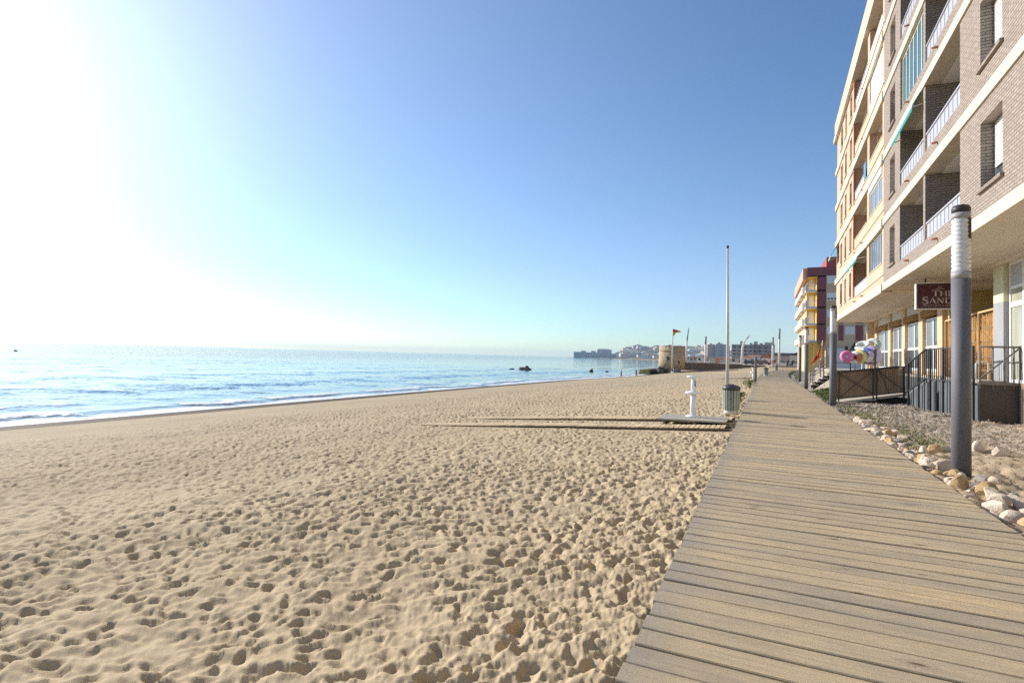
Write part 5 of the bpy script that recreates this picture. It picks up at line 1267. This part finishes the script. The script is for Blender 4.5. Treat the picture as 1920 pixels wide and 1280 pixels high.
tt = thing('beach_bag', 'small dark bag lying on the sand in front of the seated people', 'bag', (-17.6, 121.5, -1.12)); s = MB(); s.lathe([(.22, 0), (.28, .12), (.20, .30), (.05, .34)], 12); s.tube([(-.15, 0, .3), (0, 0, .48), (.15, 0, .3)], .02, 6); s.build('bag', M_STEEL, tt)

# ------------------------------------------------------------------ the town across the bay
def brg(px): return math.atan((px-960)/1030.)-R_(24.813)
hp = [(1040, 0), (1150, 3), (1160, 15), (1180, 36), (1193, 47), (1205, 39), (1234, 46), (1290, 43), (1310, 48), (1330, 48), (1380, 36), (1450, 30), (1520, 26), (1700, 24), (2400, 20)]
hb = np.array([brg(p) for p, _ in hp]); hh_ = np.array([h for _, h in hp])
def hill_z(d, b): return -1.0+3.0*sstep(1400, 1500, d)+np.interp(b, hb, hh_)*sstep(1580, 2350, d)
dd = np.concatenate([np.linspace(1380, 2500, 60), np.linspace(2550, 4200, 20)]); bb = np.linspace(brg(1145), R_(75), 260)
DD, BB = np.meshgrid(dd, bb, indexing='ij'); HZ = hill_z(DD, BB)+1.5*sample(GN, 300, DD, BB*1500)*sstep(1600, 1800, DD)-(DD > 4100)*60
hl = link('far_hill', grid_mesh('far_hill', DD*np.sin(BB), DD*np.cos(BB), HZ)); tag(hl, kind='structure'); hl.data.materials.append(mat('scrub_hillside', (.16, .15, .10), .95, .35, .012, .08, 0))
TW = [mat('town_white', (.78, .75, .70), .8, .05, .05, .5, 0), mat('town_cream', (.66, .56, .44), .8, .05, .05, .5, 0), mat('town_rose', (.56, .40, .34), .8, .05, .05, .5, 0), mat('town_grey', (.46, .45, .45), .8, .05, .05, .5, 0)]
M_WIN = mat('town_window', (.07, .075, .09), .4, .1, .1, 1, 0); M_TILE = mat('town_roof_tile', (.38, .17, .10), .85, .15, .1, 1, 0)
def house_mesh(w, dp, h, m, roof, nfl, seed):
    s = MB(); s.box(-w/2, w/2, -dp/2, dp/2, -4, h)
    if roof == 'hip': s.add([(-w/2-.4, -dp/2-.4, h), (w/2+.4, -dp/2-.4, h), (w/2+.4, dp/2+.4, h), (-w/2-.4, dp/2+.4, h), (-w*.22, 0, h+dp*.28), (w*.22, 0, h+dp*.28)], [(0,1,5,4),(1,2,5),(2,3,4,5),(3,0,4)], 2)
    else: s.box(-w*.2, w*.25, -dp*.2, dp*.25, h, h+2.4)
    q = random.Random(seed); n = max(2, int(w/3.2))
    for f in range(nfl):
        z = f*2.9+1.0
        if z+1.4 > h: break
        for i in range(n):
            x = -w/2+w*(i+.5)/n
            if q.random() < .9: s.box(x-.65, x+.65, -dp/2-.06, -dp/2-.005, z, z+1.35, 1)
        for i in range(max(1, int(dp/3.5))):
            yy = -dp/2+dp*(i+.5)/max(1, int(dp/3.5)); s.box(-w/2-.06, -w/2-.005, yy-.6, yy+.6, z, z+1.35, 1)
    return s.mesh('house', [m, M_WIN, M_TILE])
HM = [house_mesh(w, dp, h, TW[i % 4 if i % 3 else 0], r, f, i) for i, (w, dp, h, r, f) in enumerate([(11, 9, 6.2, 'hip', 2), (15, 10, 6.5, 'flat', 2), (9, 9, 5, 'flat', 1), (20, 11, 9.5, 'flat', 3), (13, 10, 6, 'hip', 2), (26, 11, 12, 'flat', 4), (10, 8, 7.5, 'flat', 2)])]
hq = random.Random(77); nh = 0
while nh < 285:
    px = hq.uniform(1156, 1420) if nh < 245 else hq.uniform(1420, 1640); b = brg(px); d = hq.uniform(1600, 2380)
    hz = float(hill_z(np.array([d]), np.array([b]))[0])
    i = hq.randrange(7)
    o = link('house', HM[i], None, (d*math.sin(b), d*math.cos(b), hz)); o.rotation_euler = (0, 0, -b+hq.uniform(-.6, .6)); k = hq.uniform(.8, 1.35); o.scale = (k, k, hq.uniform(.85, 1.15))
    tag(o, 'small pale house among many on the hillside across the bay', 'house', 'houses on the hillside across the bay'); nh += 1
def block(px, d, w, dp, zt, m, lab, name='apartment_block', rz=None, zb=-1., group='blocks across the bay', roofbox=(), fl=3.0):
    b = brg(px); o = thing(name, lab, 'building', (d*math.sin(b), d*math.cos(b), zb), -b if rz is None else rz, group)
    h = zt-zb; s = MB(); s.box(-w/2, w/2, 0, dp, -3, h); s.build('wall', m, o)
    n = max(2, int(w/4.2)); nf = int((h-1.5)/fl)
    s = MB(); 
    for f in range(nf):
        for i in range(n):
            x = -w/2+w*(i+.5)/n; s.box(x-.9, x+.9, -.08, -.01, f*fl+1.7, f*fl+2.9)
        for i in range(max(1, int(dp/5))):
            y = dp*(i+.5)/max(1, int(dp/5)); s.box(-w/2-.08, -w/2-.01, y-1., y+1., f*fl+1.6, f*fl+3.2)
    s.build('windows', M_WIN, o)['kind'] = 'stuff'
    s = MB()
    for f in range(nf): s.box(-w/2-.0, w/2, -.5, -.012, f*fl+.7, f*fl+.95)
    s.build('balcony_slabs', TW[0], o)['kind'] = 'stuff'
    for x0, x1, hh in roofbox: s = MB(); s.box(x0, x1, dp*.2, dp*.7, h, h+hh); s.build('stair_tower', TW[1], o)
    return o
# hotel on the headland
hb1 = block(1089, 1460, 34, 18, 14.0, TW[0], 'low grey-blue hotel wing at the tip of the headland', 'hotel', roofbox=[(2, 14, 3.2)])
hb2 = block(1112, 1470, 34, 18, 13.5, TW[0], 'middle hotel wing on the headland, lower than its right neighbour', 'hotel', roofbox=[(-4, 8, 4.)])
hb3 = block(1134, 1480, 38, 20, 22.0, TW[0], 'tallest flat-roofed hotel block on the headland', 'hotel', roofbox=[(-16, 12, 1.6)])
hb4 = block(1150, 1500, 18, 16, 12.0, TW[0], 'low hotel annexe right of the tallest headland block', 'hotel')
for px, w, zt, lab in ((1334, 20, 42.5, 'left tower block of three above the town'), (1349.5, 19, 45.5, 'tallest middle tower block of three above the town'), (1363, 17, 40.5, 'right tower block of three above the town, beside the tall flagpole')):
    block(px, 1500, w, 17, zt, TW[2] if px < 1340 else TW[3], lab, 'tower_block', rz=-brg(px)+.5, zb=3., group='tower blocks above the town', roofbox=[(-3, 4, 3.)])
M_DBLK = mat('mauve_grey_render', (.33, .28, .27), .85, .06, .2, 2, 0)
block(1393, 500, 17, 12, 15.6, M_DBLK, 'mauve-grey five storey apartment block, left of two beyond the beach', 'apartment_building', group='grey blocks beyond the beach', roofbox=[(-2, .8, 2.8), (5.5, 7.5, 1.6)])
block(1431, 505, 18, 12, 16.0, M_DBLK, 'grey five storey apartment block with roof terraces, right of two beyond the beach', 'apartment_building', group='grey blocks beyond the beach', roofbox=[(-7, -4, 2.6), (-2.5, 0, 1.3), (1.2, 8.5, 2.0)])
def cottage(px, d, w, dp, h, roof, m, lab, group, ridge=None):
    b = brg(px); o = thing('house', lab, 'house', (d*math.sin(b), d*math.cos(b), .4), -b, group)
    s = MB(); s.box(-w/2, w/2, 0, dp, -2, h); s.build('wall', m, o)
    r = ridge or dp*.15; rw = MB()
    if roof == 'gable_front': rw.prism_axis([(-w/2-.2, h), (w/2+.2, h), (0, h+r)], -.2, dp+.2, 'y')
    elif roof == 'flat': rw.box(-w/2-.1, w/2+.1, -.1, dp+.1, h, h+.4)
    else: rw.prism_axis([(-.3, h), (dp+.3, h), (dp/2, h+r)], -w/2-.3, w/2+.3, 'x')
    rw.build('roof', roof_m if roof != 'flat' else M_CREAM, o)
    n = max(1, int(w/2.6))
    for i in range(n):
        x = -w/2+w*(i+.5)/n; s = MB(); s.box(x-.5, x+.5, -.06, -.01, 1.0, 2.2); s.build('window', M_WIN, o)
roof_m = M_TILE
cottage(1399, 300, 5, 6, 2.6, 'side', TW[0], 'white cottage with a red tiled roof at the left end of the beach row', 'cottages behind the promenade')
cottage(1416, 305, 5.5, 6, 3.8, 'side', TW[0], 'two storey white house with red roof left of the gabled one', 'cottages behind the promenade')
cottage(1428, 308, 4, 6, 3.2, 'side', TW[1], 'cream house squeezed between the white houses of the beach row', 'cottages behind the promenade')
cottage(1441, 300, 6.2, 6, 3.0, 'gable_front', TW[0], 'white house with a stepped pointed gable in the beach row', 'cottages behind the promenade', 2.9)
roof_m = mat('dark_roof', (.05, .045, .05), .8, .2, .2, 2, 0)
cottage(1472, 290, 11.5, 8, 4.2, 'side', TW[2], 'long two storey terrace with a dark roof left of the maroon block', 'cottages behind the promenade', 1.5)
cottage(1495, 270, 5.6, 7, 4.4, 'gable_front', TW[1], 'cream gabled house with one dark window beside the maroon block', 'cottages behind the promenade', 1.3)
roof_m = M_TILE
cq = random.Random(5)
for i in range(17):
    px = 1291+i*5.3+cq.uniform(-1.5, 1.5); d = cq.uniform(230, 330)
    cottage(px, d, cq.uniform(2.2, 5.0), 4, cq.uniform(1.4, 2.6), cq.choice(['flat', 'side', 'flat', 'flat']), TW[cq.choice([0, 0, 0, 1, 2])], 'small pale beach hut in the jumble of huts behind the dark stone wall', 'beach huts behind the stone wall', .9)
def car(px, d, col, lab, z=.55):
    b = brg(px); o = thing('parked_car', lab, 'car', (d*math.sin(b), d*math.cos(b), z), -b+cq.uniform(-.1, .1), 'cars parked on the promenade')
    m = mat('car_%d' % int(col[0]*1000), col, .3, .03, 1, 20, 0, spec=.6)
    s = MB(); s.prism_axis([(-2.1, .3), (2.1, .3), (2.12, .75), (1.3, .92), (.75, 1.42), (-1.0, 1.45), (-1.7, .95), (-2.1, .85)], -.85, .85, 'y'); s.build('body', m, o)
    s = MB(); s.prism_axis([(1.15, .95), (.72, 1.36), (-.95, 1.38), (-1.5, .97)], -.86, .86, 'y'); s.build('windows', M_GLASS, o)
    for x in (-1.35, 1.35):
        for yy in (-.80, .80): s = MB(); s.tube([(x, yy-.1, .32), (x, yy+.1, .32)], .32, 12); s.build('wheel', M_STEEL, o)
for px, col, l in ((1409, (.05, .07, .09), 'dark parked car behind the promenade, leftmost of the row'), (1421, (.25, .30, .33), 'grey-blue parked car in the middle of the promenade row'), (1434, (.35, .12, .10), 'dull red parked car left of the tall masts'), (1468, (.7, .7, .7), 'white parked car right of the thick mast'), (1492, (.5, .5, .52), 'silver parked car beside the maroon block')):
    car(px, 190, col, l)
pt = thing('boundary_post', 'short orange-brown square pillar standing on the dark stone wall', 'pillar', (-10.3, 138.9, .9)); s = MB(); s.box(-.45, .45, -.45, .45, 0, 1.15); s.box(-.52, .52, -.52, .52, 1.15, 1.3); s.build('shaft', M_SALM, pt)

# ------------------------------------------------------------------ sea air
hz = MB(); hz.box(-8000, 8000, -1200, 8000, -8.2, 75); ho = hz.mesh('haze', [])
m = bpy.data.materials.new('sea_haze'); m.use_nodes = True; m.node_tree.nodes.clear()
vo_ = m.node_tree.nodes.new('ShaderNodeVolumePrincipled'); mo = m.node_tree.nodes.new('ShaderNodeOutputMaterial')
vo_.inputs['Color'].default_value = (.66, .83, 1.0, 1); vo_.inputs['Density'].default_value = .00009; vo_.inputs['Anisotropy'].default_value = .0
m.node_tree.links.new(vo_.outputs[0], mo.inputs['Volume'])
ho.materials.append(m); haze = link('haze', ho); tag(haze, kind='stuff')
